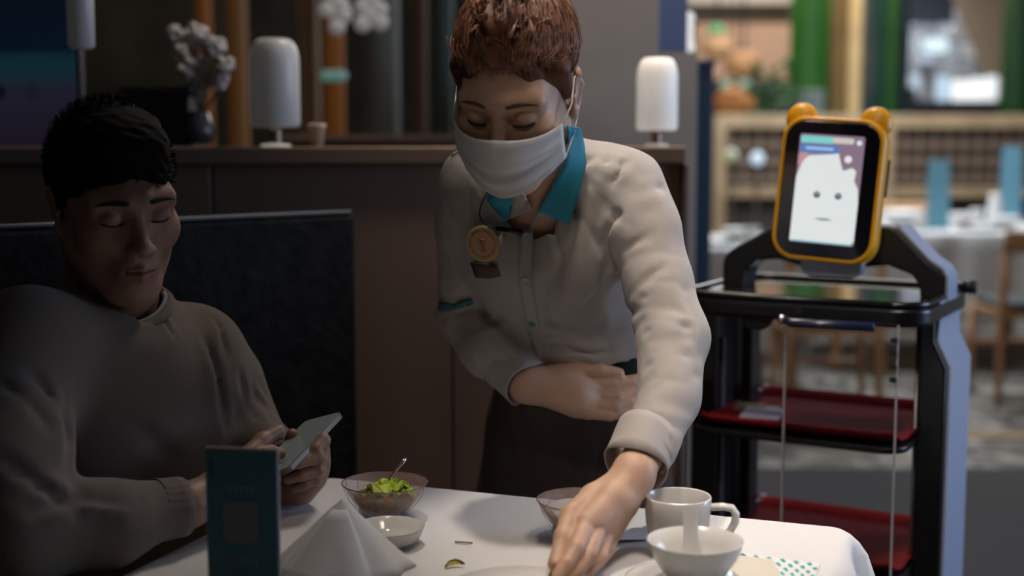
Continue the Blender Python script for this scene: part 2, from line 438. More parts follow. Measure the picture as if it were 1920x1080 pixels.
# ------------------------------------------------------------------ screen and hanging lamp at left
c = at(62, 195, 2.95)
sc = thing('display_screen', 'dark wall display with a teal and violet picture at the upper left', 'screen', (c[0] - .05, 2.95, c[2] + .06), 0)
B().prism(rrect(.32, .40, .006), .03, O=(0, .02, 0)).build('casing', mat('black_plastic', (.01, .01, .011), .5), sc, bevel=.003)
Ms = bpy.data.materials.new('display_picture'); Ms.use_nodes = True; nt = Ms.node_tree; b = nt.nodes['Principled BSDF']
tc = nt.nodes.new('ShaderNodeTexCoord'); sx = nt.nodes.new('ShaderNodeSeparateXYZ'); nt.links.new(tc.outputs['Object'], sx.inputs[0])
mr = nt.nodes.new('ShaderNodeMapRange'); mr.inputs[1].default_value = -.18; mr.inputs[2].default_value = .18; nt.links.new(sx.outputs['Z'], mr.inputs[0])
cr = nt.nodes.new('ShaderNodeValToRGB'); nt.links.new(mr.outputs[0], cr.inputs[0]); e = cr.color_ramp.elements
e[0].color = (.010, .006, .012, 1); e[1].color = (.001, .004, .009, 1)
for p_, c_ in ((.42, (.012, .012, .024, 1)), (.55, (.004, .022, .032, 1)), (.62, (.004, .018, .026, 1)), (.66, (.001, .005, .012, 1))):
    q = cr.color_ramp.elements.new(p_); q.color = c_
nt.links.new(cr.outputs[0], b.inputs['Emission Color']); b.inputs['Emission Strength'].default_value = .8; b.inputs['Base Color'].default_value = (.01, .01, .01, 1)
B().box((0, -.012, 0), (.30, .004, .38)).build('picture', Ms, sc)
for dx, cc in ((-.02, (.004, .004, .010)), (.055, (.010, .012, .018))):
    B().prism(arc(0, 0, .017, 0, 350, 16), .001, O=(dx, -.0142, -.035)).build('picture_disc', mat('disc%g' % dx, (.01, .01, .01), .5, emit=cc, estr=.7), sc)
c = at(153, 92, 2.5)
hl = thing('hanging_lamp', 'slim white tubular pendant lamp hanging at the upper left', 'lamp', (c[0], c[1], c[2]))
B().lathe([(0, 0), (.018, 0), (.024, .006), (.026, .30), (0, .30)], seg=28, cap0=False, cap1=False).build('lamp_shade', mat('dim_glow_tube', (.4, .4, .4), .4, emit=(.9, .95, 1), estr=.016), hl, smooth=True)
B().tube([(0, 0, .30), (0, 0, 3.22 - c[2])], .003).build('cord', mat('black_cord', (.01, .01, .01), .6), hl)
# black column between the bench and the amber wall
c0 = at(308, 180, 3.1)
col = thing('black_column', 'black square column behind the man and left of the amber wall', 'pillar', (c0[0], 3.1, 0))
B().box((0, 0, .675), (.145, .14, 1.35)).build('shaft', mat('black_lacquer', (.008, .008, .009), .5), col, bevel=.004)
B().box((0, 0, 1.36), (.16, .16, .02)).build('cap', mat('black_lacquer', (0, 0, 0)), col, bevel=.003)
# dried flowers standing on the column (pale round heads)
M_pale = mat('pale_dried_flower', (.50, .46, .44), .9, bump=(60, .6))
fl = thing('dried_flower_bouquet', 'dim bunch of pale round dried flowers above the black column', 'flowers', (at(372, 200, 3.05)[0], 3.05, 1.24))
B().lathe([(.0, 0), (.03, 0), (.036, .03), (.024, .07), (.020, .075), (0, .07)], seg=24, cap0=False, cap1=False).build('vase', mat('smoky_vase', (.05, .05, .055), .2), fl, smooth=True)
for i, (px, py, r_) in enumerate([(340, 95, .026), (368, 66, .028), (400, 88, .028), (352, 130, .026), (388, 130, .032), (420, 120, .022), (412, 150, .024), (372, 158, .022), (328, 62, .018)]):
    c = at(px, py, 3.05 + .02 * math.sin(i * 2.1)); bl = B()
    for k in range(22):
        a = rng.normal(size=3); a /= np.linalg.norm(a); q = c + a * r_ * .75; bl.ball(q, r_ * .38, 8, 5)
    h_ = bl.build('flower_head', M_pale, fl, world=True, smooth=True)
    B().tube([(at(372, 0, 3.05)[0], 3.05, 1.30), ((c[0] + at(372, 0, 3.05)[0]) / 2, 3.05, (1.30 + c[2]) / 2 - .01), tuple(c)], .0022, 6).build('stem', mat('dry_stem', (.10, .08, .05), .8), fl, world=True)

# ------------------------------------------------------------------ amber wall of columns behind the partition (left)
def column(px0, px1, Y, color, label, py_top=-30, rough=.5, z0=0.0, glow=0, cat='column', name='wall_column', grp='vertical columns of the far left wall'):
    a = at(px0, 0, Y)[0]; b_ = at(px1, 0, Y)[0]; r_ = (b_ - a) / 2
    o = thing(name, label, cat, ((a + b_) / 2, Y, z0), 0, grp)
    m = mat('col_%d_%d' % (px0, px1), color, rough, emit=color if glow else None, estr=glow, noise=3, var=.25)  # glow paints the light on a column into its own emission
    B().lathe([(r_, 0), (r_, 3.2 - z0)], seg=28).build('shaft', m, o, smooth=False)
    B().lathe([(r_ * 1.12, 0), (r_ * 1.12, .08), (r_, .09)], seg=28).build('foot', m, o)
    return o
struct('wall_back', B().box((-1.75, 6.9, 1.6), (3.4, .08, 3.2)), mat('left_back_wall', (.045, .04, .028), .8, noise=2.2, var=.5))
AM = (.46, .16, .03); GRN = (.11, .14, .115)
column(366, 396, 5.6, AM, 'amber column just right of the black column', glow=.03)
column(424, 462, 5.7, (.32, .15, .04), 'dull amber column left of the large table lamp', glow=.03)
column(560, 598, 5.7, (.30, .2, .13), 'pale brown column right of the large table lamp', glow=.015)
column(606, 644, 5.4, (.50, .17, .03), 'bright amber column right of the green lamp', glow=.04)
column(684, 748, 5.3, (.20, .20, .18), 'broad grey column under the right cluster pendant')
column(775, 800, 5.6, (.17, .07, .04), 'thin reddish column left of the waitress head')
column(812, 850, 5.2, GRN, 'grey green column beside the waitress head')
lg = thing('wall_ledge', 'brown wooden ledge below the columns left of the waitress', 'shelf', (at(740, 250, 4.4)[0], 4.4, 1.19))
B().box((0, 0, .065), (.75, .2, .02)).build('top_board', mat('ledge_wood', (.20, .135, .10), .5, noise=8, var=.2), lg, bevel=.003)
B().box((0, .02, .0), (.72, .15, .11)).build('front_board', mat('ledge_wood_dark', (.12, .075, .055), .5), lg, bevel=.003)
for sx in (-.3, .3): B().box((sx, .02, -.62), (.05, .1, 1.14)).build('leg', mat('ledge_wood_dark', (0, 0, 0)), lg)
# cluster pendants (bokeh globes)
def cluster(px, pts, label, Y=4.3, glow=.075, r_=.027, color=(1, 1, 1), grp='white cluster pendants above the columns', sq=1):
    o = thing('cluster_pendant', label, 'pendant lamp', (at(px, 0, Y)[0], Y, at(px, 60, Y)[2]), 0, grp)
    mm = mat('globe_glow_%g' % glow, (.5, .5, .5), .5, emit=color, estr=glow)
    for x, y in pts: B().ball(at(x, y, Y), (r_, r_, r_ * sq), 18, 12).build('globe', mm, o, world=True, smooth=True)
    B().tube([at(px, -20, Y), (at(px, -20, Y)[0], Y, 3.22)], .005).build('cord', mat('black_cord', (0, 0, 0)), o, world=True)
    return o
cluster(630, [(614, 18), (640, 10), (645, 28), (632, 50), (625, -5)], 'white cluster pendant lamp, the left of the two near the top', glow=.088)
cluster(697, [(680, 12), (712, 18), (680, 45), (713, 42), (698, 30), (697, -2)], 'white cluster pendant lamp, the right of the two near the top', glow=.095)
cluster(1288, [(1290, 34), (1288, 52), (1288, 70), (1290, 88)], 'long white cluster pendant above the navy cabinet', glow=.55, r_=.020, grp=None, Y=4.0)
o = cluster(628, [(612, 142), (628, 142), (640, 142)], 'small glowing turquoise lamp before the bright amber column', glow=.11, r_=.022, color=(.05, .75, .55), grp=None, Y=4.8)
o.name = 'turquoise_lamp'; o['category'] = 'lamp'

# ------------------------------------------------------------------ far right: columns, lanterns, shop lights
FY = 12.0
def slab(px0, px1, py0, py1, Y, name, color, label, cat, depth=.08, glow=0, grp=None, rough=.6, to_floor=False, var=.1):
    a = at(px0, py1, Y); b_ = at(px1, py0, Y); z0 = 0 if to_floor else a[2]
    o = thing(name, label, cat, ((a[0] + b_[0]) / 2, Y, z0), 0, grp)
    m = mat('slab_' + name + '_%d' % px0, color, rough, emit=color if glow else None, estr=glow, noise=2, var=var)
    B().box((0, 0, (b_[2] - z0) / 2), (b_[0] - a[0], depth, b_[2] - z0)).build('body', m, o, bevel=.01)
    return o, (b_[0] - a[0]), b_[2] - z0
GR = (.018, .12, .012)
def green_col(px0, px1, Y, color, label, grp='tall coloured columns at the far right'):
    return column(px0, px1, Y, color, label, glow=.0, grp=grp, name='painted_column')
green_col(1484, 1558, 11.6, GR, 'broad bright green column above the robot')
green_col(1560, 1592, 11.8, (.30, .19, .08), 'dark gold column right of the broad green column')
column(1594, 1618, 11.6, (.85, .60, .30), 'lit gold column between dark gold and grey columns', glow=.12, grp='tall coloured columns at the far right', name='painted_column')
green_col(1620, 1634, 11.9, (.12, .15, .17), 'thin grey column right of the lit gold column')
green_col(1640, 1662, 11.7, (.008, .07, .055), 'dark teal column left of the opening')
green_col(1664, 1688, 11.6, (.016, .10, .014), 'narrow green column left of the opening')
green_col(1690, 1706, 11.8, (.01, .03, .05), 'thin navy column edging the opening')
green_col(1884, 1945, 11.4, (.006, .055, .012), 'dark green column at the right edge of the picture')
slab(1706, 1790, -40, 45, 14, 'blue_panel', (.09, .12, .19), 'dull blue panel above the bright shop opening', 'panel')
# slanted beige bulkhead
a = [at(x, y, 13.0) for x, y in ((1790, -40), (1895, -40), (1895, 140), (1862, 140), (1840, 75))]
bk = thing('beige_bulkhead', 'slanted beige ceiling bulkhead beside the dark green column', 'panel', tuple(a[0]))
B().add([tuple(p) for p in a] + [(p[0], p[1] + .3, p[2]) for p in a], [(4, 3, 2, 1, 0), (5, 6, 7, 8, 9)] + [(i, (i + 1) % 5, 5 + (i + 1) % 5, 5 + i) for i in range(5)]).build('board', mat('beige_plaster', (.34, .29, .23), .8), bk, world=True)
def shop_light(px, py, w_, h_, glow, color, label, Y=15.0):
    c = at(px, py, Y); s_ = Y / F
    o = thing('shop_light', label, 'light', tuple(c), 0, 'bright shop lights in the far opening')
    B().prism(rrect(w_ * s_, h_ * s_, min(w_, h_) * s_ * .35), .05, O=(0, 0, 0)).build('diffuser', mat('shop_glow_%d_%d' % (px, py), (.5, .5, .5), .5, emit=color, estr=glow), o)
    B().tube([(0, .03, h_ * s_ / 2), (0, .03, 3.22 - c[2])], .008, 6).build('hanger', M_brass, o)
    B().prism(rrect(w_ * s_ + .03, h_ * s_ + .03, min(w_, h_) * s_ * .35), .04, O=(0, .055, 0)).build('housing', mat('grey_housing', (.2, .2, .2), .5), o)
W1 = (.96, 1, 1); Bl = (.55, .78, 1)
shop_light(1752, 85, 44, 26, 1.0, (.72, .93, 1), 'round cyan white shop light in the middle of the opening', Y=14.80)
shop_light(1736, 53, 50, 16, .30, (.6, .72, .9), 'dim long bluish shop light under the blue panel', Y=14.88)
shop_light(1806, 60, 50, 30, .22, (.85, .85, .85), 'soft grey shop light high on the slant', Y=14.95)
shop_light(1825, 95, 40, 30, .30, (.85, .83, .8), 'soft white shop light on the slant', Y=15.03)
shop_light(1766, 170, 20, 54, .75, Bl, 'tall blue shop light left of the white ones', Y=15.10)
shop_light(1797, 173, 28, 46, .95, W1, 'left square white shop light of the bright row', Y=15.18)
shop_light(1828, 170, 27, 46, .95, W1, 'middle square white shop light of the bright row', Y=15.25)
shop_light(1858, 167, 27, 50, .90, (.9, .96, 1), 'right square white shop light of the bright row', Y=15.33)
shop_light(1714, 158, 16, 34, .45, Bl, 'small dim blue shop light at the left of the opening', Y=15.40)
shop_light(1734, 112, 18, 14, .35, (.35, .5, .95), 'tiny blue shop light under the round one', Y=15.48)
slab(1706, 1890, 190, 235, 14.5, 'shop_counter', (.012, .018, .04), 'dark navy counter below the bright shop lights', 'counter', .5, to_floor=True)
slab(1706, 1884, -10, 190, 15.6, 'shop_wall', (.42, .43, .46), 'grey inner wall of the far shop opening', 'wall panel', .1, to_floor=True, var=.4)
slab(1555, 1706, 165, 235, 12.6, 'service_counter', (.035, .04, .04), 'dark service counter behind the lattice fence', 'counter', .4, to_floor=True)
slab(1410, 1480, 160, 235, 12.2, 'grey_cabinet', (.16, .17, .175), 'low grey cabinet behind the lattice fence', 'cabinet', .4, to_floor=True)
slab(1480, 1535, 170, 235, 11.2, 'pale_cabinet', (.24, .27, .28), 'paler grey cabinet beside the broad green column', 'cabinet', .4, to_floor=True)
# peach back panel of the left opening, beam and cove
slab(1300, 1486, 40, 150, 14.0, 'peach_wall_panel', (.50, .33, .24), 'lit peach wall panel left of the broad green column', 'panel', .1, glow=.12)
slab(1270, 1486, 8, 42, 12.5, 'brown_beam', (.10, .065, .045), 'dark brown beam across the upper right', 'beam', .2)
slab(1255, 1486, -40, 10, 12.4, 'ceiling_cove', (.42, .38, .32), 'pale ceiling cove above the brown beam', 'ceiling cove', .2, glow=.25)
def lantern(px, py, r_, color, label, Y=11, glow=.2):
    c = at(px, py, Y); o = thing('round_lantern', label, 'lantern', tuple(c), 0, 'round lanterns before the peach panel')
    B().ball((0, 0, 0), (r_, r_, r_ * .8), 20, 12).build('shade', mat('lantern_%d_%d' % (px, py), color, .6, emit=color, estr=glow), o, smooth=True)
    B().lathe([(r_ * .3, r_ * .74), (r_ * .3, r_ * .84)], seg=16).build('cap', mat('lantern_cap', (.05, .04, .03), .5), o)
    B().tube([(0, 0, r_ * .8), (0, 0, 3.22 - c[2])], .005, 6).build('cord', mat('black_cord', (0, 0, 0)), o)
lantern(1345, 88, .12, (.50, .27, .13), 'upper left orange lantern under the green light', Y=10.20)
lantern(1392, 120, .14, (.52, .26, .11), 'middle orange lantern before the peach panel', Y=10.62)
lantern(1378, 192, .17, (.55, .22, .07), 'large low orange lantern above the fence', Y=11.04)
lantern(1343, 58, .07, (.10, .45, .18), 'small green glowing lantern at the top', glow=.35, Y=11.46)
lantern(1362, 162, .06, (.18, .42, .34), 'small mint lantern, left of the pair', glow=.3, Y=11.88)
lantern(1396, 160, .06, (.20, .45, .38), 'small mint lantern, right of the pair', glow=.3, Y=12.30)
lantern(1318, 30, .07, (.45, .30, .10), 'small yellow lantern under the brown beam', glow=.3, Y=12.72)
# potted bush below the green column
c = at(1452, 160, 9.9)
bush = thing('potted_bush', 'dark bushy plant in a pot behind the lattice fence', 'plant', (c[0], 9.9, 0))
B().lathe([(0, 0), (.16, 0), (.21, .5), (.18, .5), (.17, .45), (0, .45)], seg=24, cap0=False, cap1=False).build('pot', mat('clay_pot', (.12, .08, .05), .7), bush, smooth=False)
B().tube([(0, 0, .4), (0, 0, 1.5)], .02).build('stem', mat('bark', (.06, .04, .02), .8), bush)
lb = B()
for i in range(170):
    d = rng.normal(size=3); d /= np.linalg.norm(d); p = Vector(d * rng.uniform(.1, .3)) + Vector((0, 0, 1.55)); u = Vector(rng.normal(size=3)).normalized() * .07; v_ = Vector(rng.normal(size=3)).normalized() * .025
    lb.add([p - u, p + v_, p + u, p - v_], [(0, 1, 2, 3)])
lb.build('foliage', mat('dark_leaf', (.02, .07, .015), .6), bush)['kind'] = 'stuff'

# ------------------------------------------------------------------ lattice fence
LY = 9.2
fa = at(1342, 215, LY); fb = at(1990, 215, LY); ztop = fa[2]; zbot = at(1342, 352, LY)[2]
fence = thing('lattice_fence', 'light wooden lattice fence behind the far tables', 'fence', (fa[0], LY, 0))
M_lat = mat('pale_lattice_wood', (.40, .285, .17), .5, noise=9, var=.15)
L_ = fb[0] - fa[0]
B().box((L_ / 2, 0, ztop - .045), (L_, .07, .09)).build('top_rail', M_lat, fence, bevel=.005)
B().box((L_ / 2, 0, zbot - .03), (L_, .07, .07)).build('bottom_rail', M_lat, fence, bevel=.005)
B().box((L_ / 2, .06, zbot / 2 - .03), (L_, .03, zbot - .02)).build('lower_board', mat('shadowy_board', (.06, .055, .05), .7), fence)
B().box((L_ / 2, .075, (ztop + zbot) / 2 - .02), (L_ - .05, .02, ztop - zbot - .04)).build('back_board', mat('gap_shade_backing', (.030, .020, .015), .8, noise=1.2, var=.5), fence)  # dark board added so the lattice gaps read as shaded holes
for x in (.03, L_ - .03, L_ * .5): B().box((x, 0, ztop / 2), (.08, .08, ztop)).build('post', M_lat, fence, bevel=.005)
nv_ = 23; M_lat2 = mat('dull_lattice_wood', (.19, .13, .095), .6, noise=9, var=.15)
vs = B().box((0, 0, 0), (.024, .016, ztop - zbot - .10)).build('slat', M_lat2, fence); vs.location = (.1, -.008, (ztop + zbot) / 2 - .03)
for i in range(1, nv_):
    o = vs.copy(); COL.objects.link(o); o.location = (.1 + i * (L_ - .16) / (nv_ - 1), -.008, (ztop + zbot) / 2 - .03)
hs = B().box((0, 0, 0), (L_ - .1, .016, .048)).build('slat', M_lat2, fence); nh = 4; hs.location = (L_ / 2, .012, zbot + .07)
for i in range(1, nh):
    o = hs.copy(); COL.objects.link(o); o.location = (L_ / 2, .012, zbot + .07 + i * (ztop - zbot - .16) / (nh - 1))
# little lights seen through the fence
for px, py, c_, g, lb_ in ((1371, 291, (.45, .6, .12), .28, 'small yellow green light standing before the lattice fence'), (1420, 297, (.6, .8, 1), .75, 'small blue white light standing before the lattice fence')):
    c = at(px, py, 8.9); o = thing('floor_lantern', lb_, 'light', (c[0], c[1], 0))
    B().ball((0, 0, c[2]), .045, 16, 10).build('globe', mat('fence_glow_%d' % px, (.3, .3, .3), .5, emit=c_, estr=g), o, smooth=True)
    B().tube([(0, 0, 0), (0, 0, c[2] - .03)], .012).build('stem', M_brass, o)
    B().lathe([(.08, 0), (.08, .012), (.02, .02)], seg=20).build('base', M_brass, o)

# ------------------------------------------------------------------ far dining tables
M_cloth_far = mat('far_white_tablecloth', (.60, .61, .62), .85, bump=(4, .3))
M_leg = mat('honey_wood', (.50, .27, .13), .45, noise=10, var=.15)
def far_table(cx, cy, w_, d_, label, seed, drop=.42, rz=0):
    t = thing('dining_table', label + ', table frame', 'table', (cx, cy, 0), rz, None)
    B().box((0, 0, .73), (w_ - .02, d_ - .02, .025)).build('tabletop', M_leg, t, bevel=.004)
    for sx in (-1, 1):
        for sy in (-1, 1): B().box((sx * (w_ / 2 - .08), sy * (d_ / 2 - .08), .36), (.05, .05, .72)).build('leg', M_leg, t, bevel=.004)
    # cloth
    rr = np.random.default_rng(seed); path = rrect(w_, d_, .06, 4); pts = []
    den = []
    for i in range(len(path)):
        a = path[i]; b_ = path[(i + 1) % len(path)]; n_ = max(1, int(math.hypot(b_[0] - a[0], b_[1] - a[1]) / .03))
        for k in range(n_): den.append((a[0] + (b_[0] - a[0]) * k / n_, a[1] + (b_[1] - a[1]) * k / n_))
    rows = []; s_ = 0
    ph = rr.uniform(0, 6, 3)
    for lev, (off, z) in enumerate(((-.03, .751), (-.003, .750), (.006, .742), (.012, .66), (.03, .52), (.045, .745 - drop))):
        row = []; s_ = 0
        for i, (x, y) in enumerate(den):
            s_ += .03; l = math.hypot(x, y); nx_, ny_ = (x / l, y / l)
            fl_ = (0 if lev < 3 else (lev - 2) * .011) * (math.sin(s_ * 21 + ph[0]) + .6 * math.sin(s_ * 34 + ph[1]))
            row.append((x + nx_ * (off + fl_), y + ny_ * (off + fl_), z + (0.012 * math.sin(s_ * 9) if lev == 5 else 0)))
        rows.append(row)
    b_ = B().grid(rows[::-1], True); nc_ = len(rows[0]); b_.f.append(tuple((len(rows) - 1) * nc_ + i for i in range(nc_)))
    o = b_.build('tablecloth', M_cloth_far, smooth=True); o.location = (cx, cy, 0); o.rotation_euler = (0, 0, rz)
    tag(o, 'white cloth over the ' + label, 'tablecloth')
    return t
T1 = (1.03, 6.75); T2 = (2.72, 8.0)
far_table(.92, 6.6, .95, .95, 'far table left of the robot', 1, .46)
far_table(2.42, 7.7, 1.45, 1.1, 'far table right of the robot', 2, .44)
def menu_card(px0, px1, pyt, Y, label, zb=.752):
    a = at(px0, pyt, Y); b_ = at(px1, pyt, Y); w_ = b_[0] - a[0]; h_ = a[2] - zb
    o = thing('menu_card', label, 'menu card', ((a[0] + b_[0]) / 2, Y, zb), R(8), 'tall blue menu cards on the far tables')
    B().box((0, .012, h_ / 2 + .004), (w_, .004, h_ - .004), Euler((R(3), 0, 0))).build('back_panel', mat('card_blue', (.20, .47, .62), .5), o)
    B().box((0, -.012, h_ / 2 + .004), (w_, .004, h_ - .004), Euler((R(-3), 0, 0))).build('front_panel', mat('card_blue', (0, 0, 0)), o)
    B().box((0, 0, .003), (w_, .05, .006)).build('foot', mat('card_blue_dark', (.08, .22, .32), .5), o)
menu_card(1742, 1782, 300, 7.5, 'tall blue menu card on the right far table, nearer one')
menu_card(1880, 1918, 275, 8.05, 'tall blue menu card at the right edge of the picture')
menu_card(1284, 1320, 277, 6.5, 'tall blue menu card left of the lattice fence')
M_china = mat('far_white_china', (.75, .75, .74), .25, coat=.3)
def china(kind, px, py, Y, s_, label, zb=.752, m=None, grp='white tableware on the far tables'):
    x = at(px, py, Y)[0]; prof = {
        'plate': [(0, 0), (.06, 0), (.11, .014), (.115, .017), (.07, .006), (0, .005)],
        'bowl': [(0, 0), (.035, 0), (.075, .045), (.08, .06), (.075, .058), (.035, .01), (0, .01)],
        'cup': [(0, 0), (.03, 0), (.04, .07), (.042, .08), (.038, .078), (.028, .008), (0, .008)],
        'jug': [(0, 0), (.04, 0), (.055, .06), (.04, .13), (.03, .16), (.038, .19), (.034, .19), (.026, .16), (0, .15)],
        'glass': [(0, 0), (.03, 0), (.035, .12), (.037, .13), (.034, .128), (.027, .01), (0, .01)]}[kind]
    o = B().lathe([(r_ * s_, z * s_) for r_, z in prof], seg=28, cap0=False, cap1=False).build(kind, m or M_china, smooth=True)
    o.location = (x, Y, zb); tag(o, label, kind if kind != 'jug' else 'jug', grp); return o
china('bowl', 1690, 380, 7.6, 1.6, 'large white bowl left of the nearer blue menu card')
china('plate', 1672, 395, 7.35, 1.0, 'white plate under the far large bowl')
china('cup', 1725, 395, 7.35, 1.0, 'white cup just left of the nearer blue menu card')
china('plate', 1830, 400, 7.45, 1.1, 'white plate between the two blue menu cards')
china('bowl', 1800, 370, 7.95, 1.0, 'white bowl behind the reddish dish')
china('cup', 1832, 360, 8.05, 1.0, 'white cup right of the middle bowl')
china('jug', 1868, 330, 7.9, .95, 'white jug left of the edge menu card')
china('bowl', 1885, 400, 7.5, 1.1, 'white bowl under the edge menu card')
china('bowl', 1812, 388, 7.5, .5, 'small reddish brown dish on the right far table', m=mat('red_glaze', (.20, .05, .03), .4), grp='x').pop('group', None) if False else china('bowl', 1812, 388, 7.48, .5, 'small reddish brown dish on the right far table', m=mat('red_glaze', (.20, .05, .03), .4), zb=.772)
china('bowl', 1385, 350, 6.6, 1.0, 'white bowl on the left far table')
china('plate', 1350, 350, 6.45, 1.0, 'white plate on the left far table by the menu card')
china('cup', 1410, 350, 6.4, 1.0, 'white cup on the left far table', grp=None)
def chair(x, y, rz, label):
    t = thing('dining_chair', label, 'chair', (x, y, 0), rz, 'wooden chairs at the far tables')
    for sx in (-1, 1):
        B().tube([(sx * .20, -.20, 0), (sx * .19, -.19, .44)], [.015, .021], 12).build('leg', M_leg, t, smooth=True)
        B().tube([(sx * .20, .21, 0), (sx * .19, .19, .44), (sx * .19, .23, .80)], [.015, .022, .017], 12).build('leg', M_leg, t, smooth=True)
    B().prism(rrect(.42, .42, .06), .03, O=(0, 0, .42), X=(1, 0, 0), Y=(0, 1, 0)).build('seat_frame', M_leg, t, bevel=.006)
    B().prism(rrect(.40, .40, .06), .04, O=(0, 0, .45), X=(1, 0, 0), Y=(0, 1, 0)).build('seat', mat('dark_seat_pad', (.03, .035, .045), .6), t, bevel=.012)
    P = [[(-.21 + .42 * i / 12, .225 + .03 * math.sin(math.pi * i / 12) + .01 * j, .73 + .05 * j) for i in range(13)] for j in range(3)]
    B().grid(P).build('backrest', M_leg, t, solid=.02, smooth=True)
    B().box((0, -.19, .25), (.36, .02, .025)).build('stretcher', M_leg, t)
    return t
cx = at(1872, 600, 6.25)[0]
ch0 = chair(cx + .19, 6.40, R(180), 'wooden dining chair in front of the right far table')
def put(x, y, rz, label):
    c = copy_tree(ch0); c.location = (x, y, 0); c.rotation_euler = (0, 0, rz); c['label'] = label; return c
put(at(1520, 600, 6.1)[0], 5.80, R(176), 'wooden dining chair seen through the robot, by the left far table')
put(1.38, 7.62, R(-90), 'wooden dining chair seen behind the robot right side')
put(2.62, 8.75, R(0), 'wooden dining chair behind the right far table')
# ================================================================== serving robot (local x to its right as seen, y to its back)
rb = thing('serving_robot', 'black serving robot on wheels with red shelves and a yellow eared screen head', 'robot', (.322, 2.38, 0), R(-30))
M_blk = mat('robot_black', (.006, .006, .0075), .32, coat=.15)
M_sat = mat('robot_satin_black', (.010, .010, .012), .5)
M_sil = mat('robot_pale_shell', (.34, .40, .55), .38, coat=.2)
M_red = mat('red_shelf_mat', (.19, .012, .014), .9, noise=60, var=.12, bump=(90, .15), spec=.08)
M_acr = mat('clear_acrylic', (.92, .94, .94), .04, trans=1.0, ior=1.06)
M_edge = mat('acrylic_edge', (.38, .34, .32), .3)
XM = .195   # middle
# base with wheels
B().prism(rrect(.44, .42, .09, 8, XM, .19), .17, O=(0, 0, .05), X=(1, 0, 0), Y=(0, 1, 0)).build('base', M_blk, rb, bevel=.02, smooth=False)
B().prism(rrect(.46, .44, .10, 8, XM, .19), .03, O=(0, 0, .09), X=(1, 0, 0), Y=(0, 1, 0)).build('bumper', mat('robot_bumper', (.02, .02, .022), .6), rb, bevel=.008)
for x in (.04, .35):
    for y in (.05, .33): B().lathe([(.035, -.012), (.035, .012)], O=(x, y, .035), seg=24, M=Euler((0, R(90), 0)).to_matrix()).build('wheel', mat('rubber', (.02, .02, .02), .8), rb, bevel=.003)
# side posts: black slabs, lower part flaring outwards, the right with a pale outer shell
def post(sx):
    prof = [(0, .18), (0, .90), (0, .97), (0, 1.02)]
    xi = XM + sx * .185; pts = []
    z = [.18, .86, .905, .975]; o_ = [.048, .048, .026, .026]
    P = [(xi, z[0]), (xi + sx * o_[0], z[0]), (xi + sx * o_[1], z[1]), (xi + sx * o_[2], z[2]), (xi + sx * o_[3], z[3]), (xi + sx * .002, z[3]), (xi, z[1])]
    if sx < 0: P = P[::-1]
    po = B().prism(P, -.17, O=(0, .10, 0)).build('side_post', M_blk, rb, bevel=.006)
    S = [(o_[0], z[0]), (o_[0] + .007, z[0]), (o_[1] + .007, z[1]), (o_[2] + .007, z[2]), (o_[3] + .007, z[3]), (o_[3], z[3]), (o_[2], z[2]), (o_[1], z[1])]
    S = [(xi + sx * a, b) for a, b in S]
    if sx < 0: S = S[::-1]
    B().prism(S, -.165, O=(0, .112, 0)).build('side_shell', M_sil, po, bevel=.003, label='pale bluish outer shell')
    B().box((xi - sx * .004, .13, .62), (.004, .012, .52)).build('trim_line', mat('robot_grey', (.10, .10, .11), .4), po)
    return po
post(1); post(-1)
# handle arch that carries the head
def arch_pts(o):
    # outer (o=1) ring of the arch, in x,z
    xl, xr = XM - .195, XM + .215
    out = [(xl, .97), (xl, 1.015)] + [(xl + .003, 1.030), (xl + .014, 1.043), (xl + .100, 1.092), (xl + .118, 1.098), (XM - .02, 1.098), (XM + .115, 1.098), (XM + .130, 1.093), (xr - .030, 1.038), (xr - .008, 1.024), (xr, 1.010), (xr, .97)]
    inn = [(xr - .042, .97), (xr - .044, .995), (xr - .058, 1.013), (xr - .10, 1.028), (XM + .07, 1.022), (XM - .04, 1.018), (xl + .11, 1.030), (xl + .066, 1.026), (xl + .046, 1.008), (xl + .042, .97)]
    return out, inn
ou, inn = arch_pts(1)
poly = ou + inn
poly = poly[::-1]
B().prism(poly, -.075, O=(0, .15, 0)).build('handle_arch', M_sat, rb, bevel=.007)
# pale shell riding along the outer edge of the arch on the right and thin on the left
def ribbon(path, th, y0, y1):
    b = B(); n = len(path); rows = []
    for i in range(n):
        a = Vector(path[max(i - 1, 0)]); c = Vector(path[min(i + 1, n - 1)]); t = (c - a).normalized(); nn = Vector((-t.y, t.x))
        p = Vector(path[i]); q = p + nn * th
        rows.append([(p.x, y0, p.y), (q.x, y0, q.y), (q.x, y1, q.y), (p.x, y1, p.y)])
    b.grid(rows, True); b.add(rows[0], [(0, 1, 2, 3)]); b.add(rows[-1], [(3, 2, 1, 0)]); return b
ribbon([(x, z) for x, z in ou[8:][::-1]], -.0065 if False else .0065 * -1, .155, .228).build('arch_shell', M_sil, rb, bevel=.002, label='pale bluish outer shell')
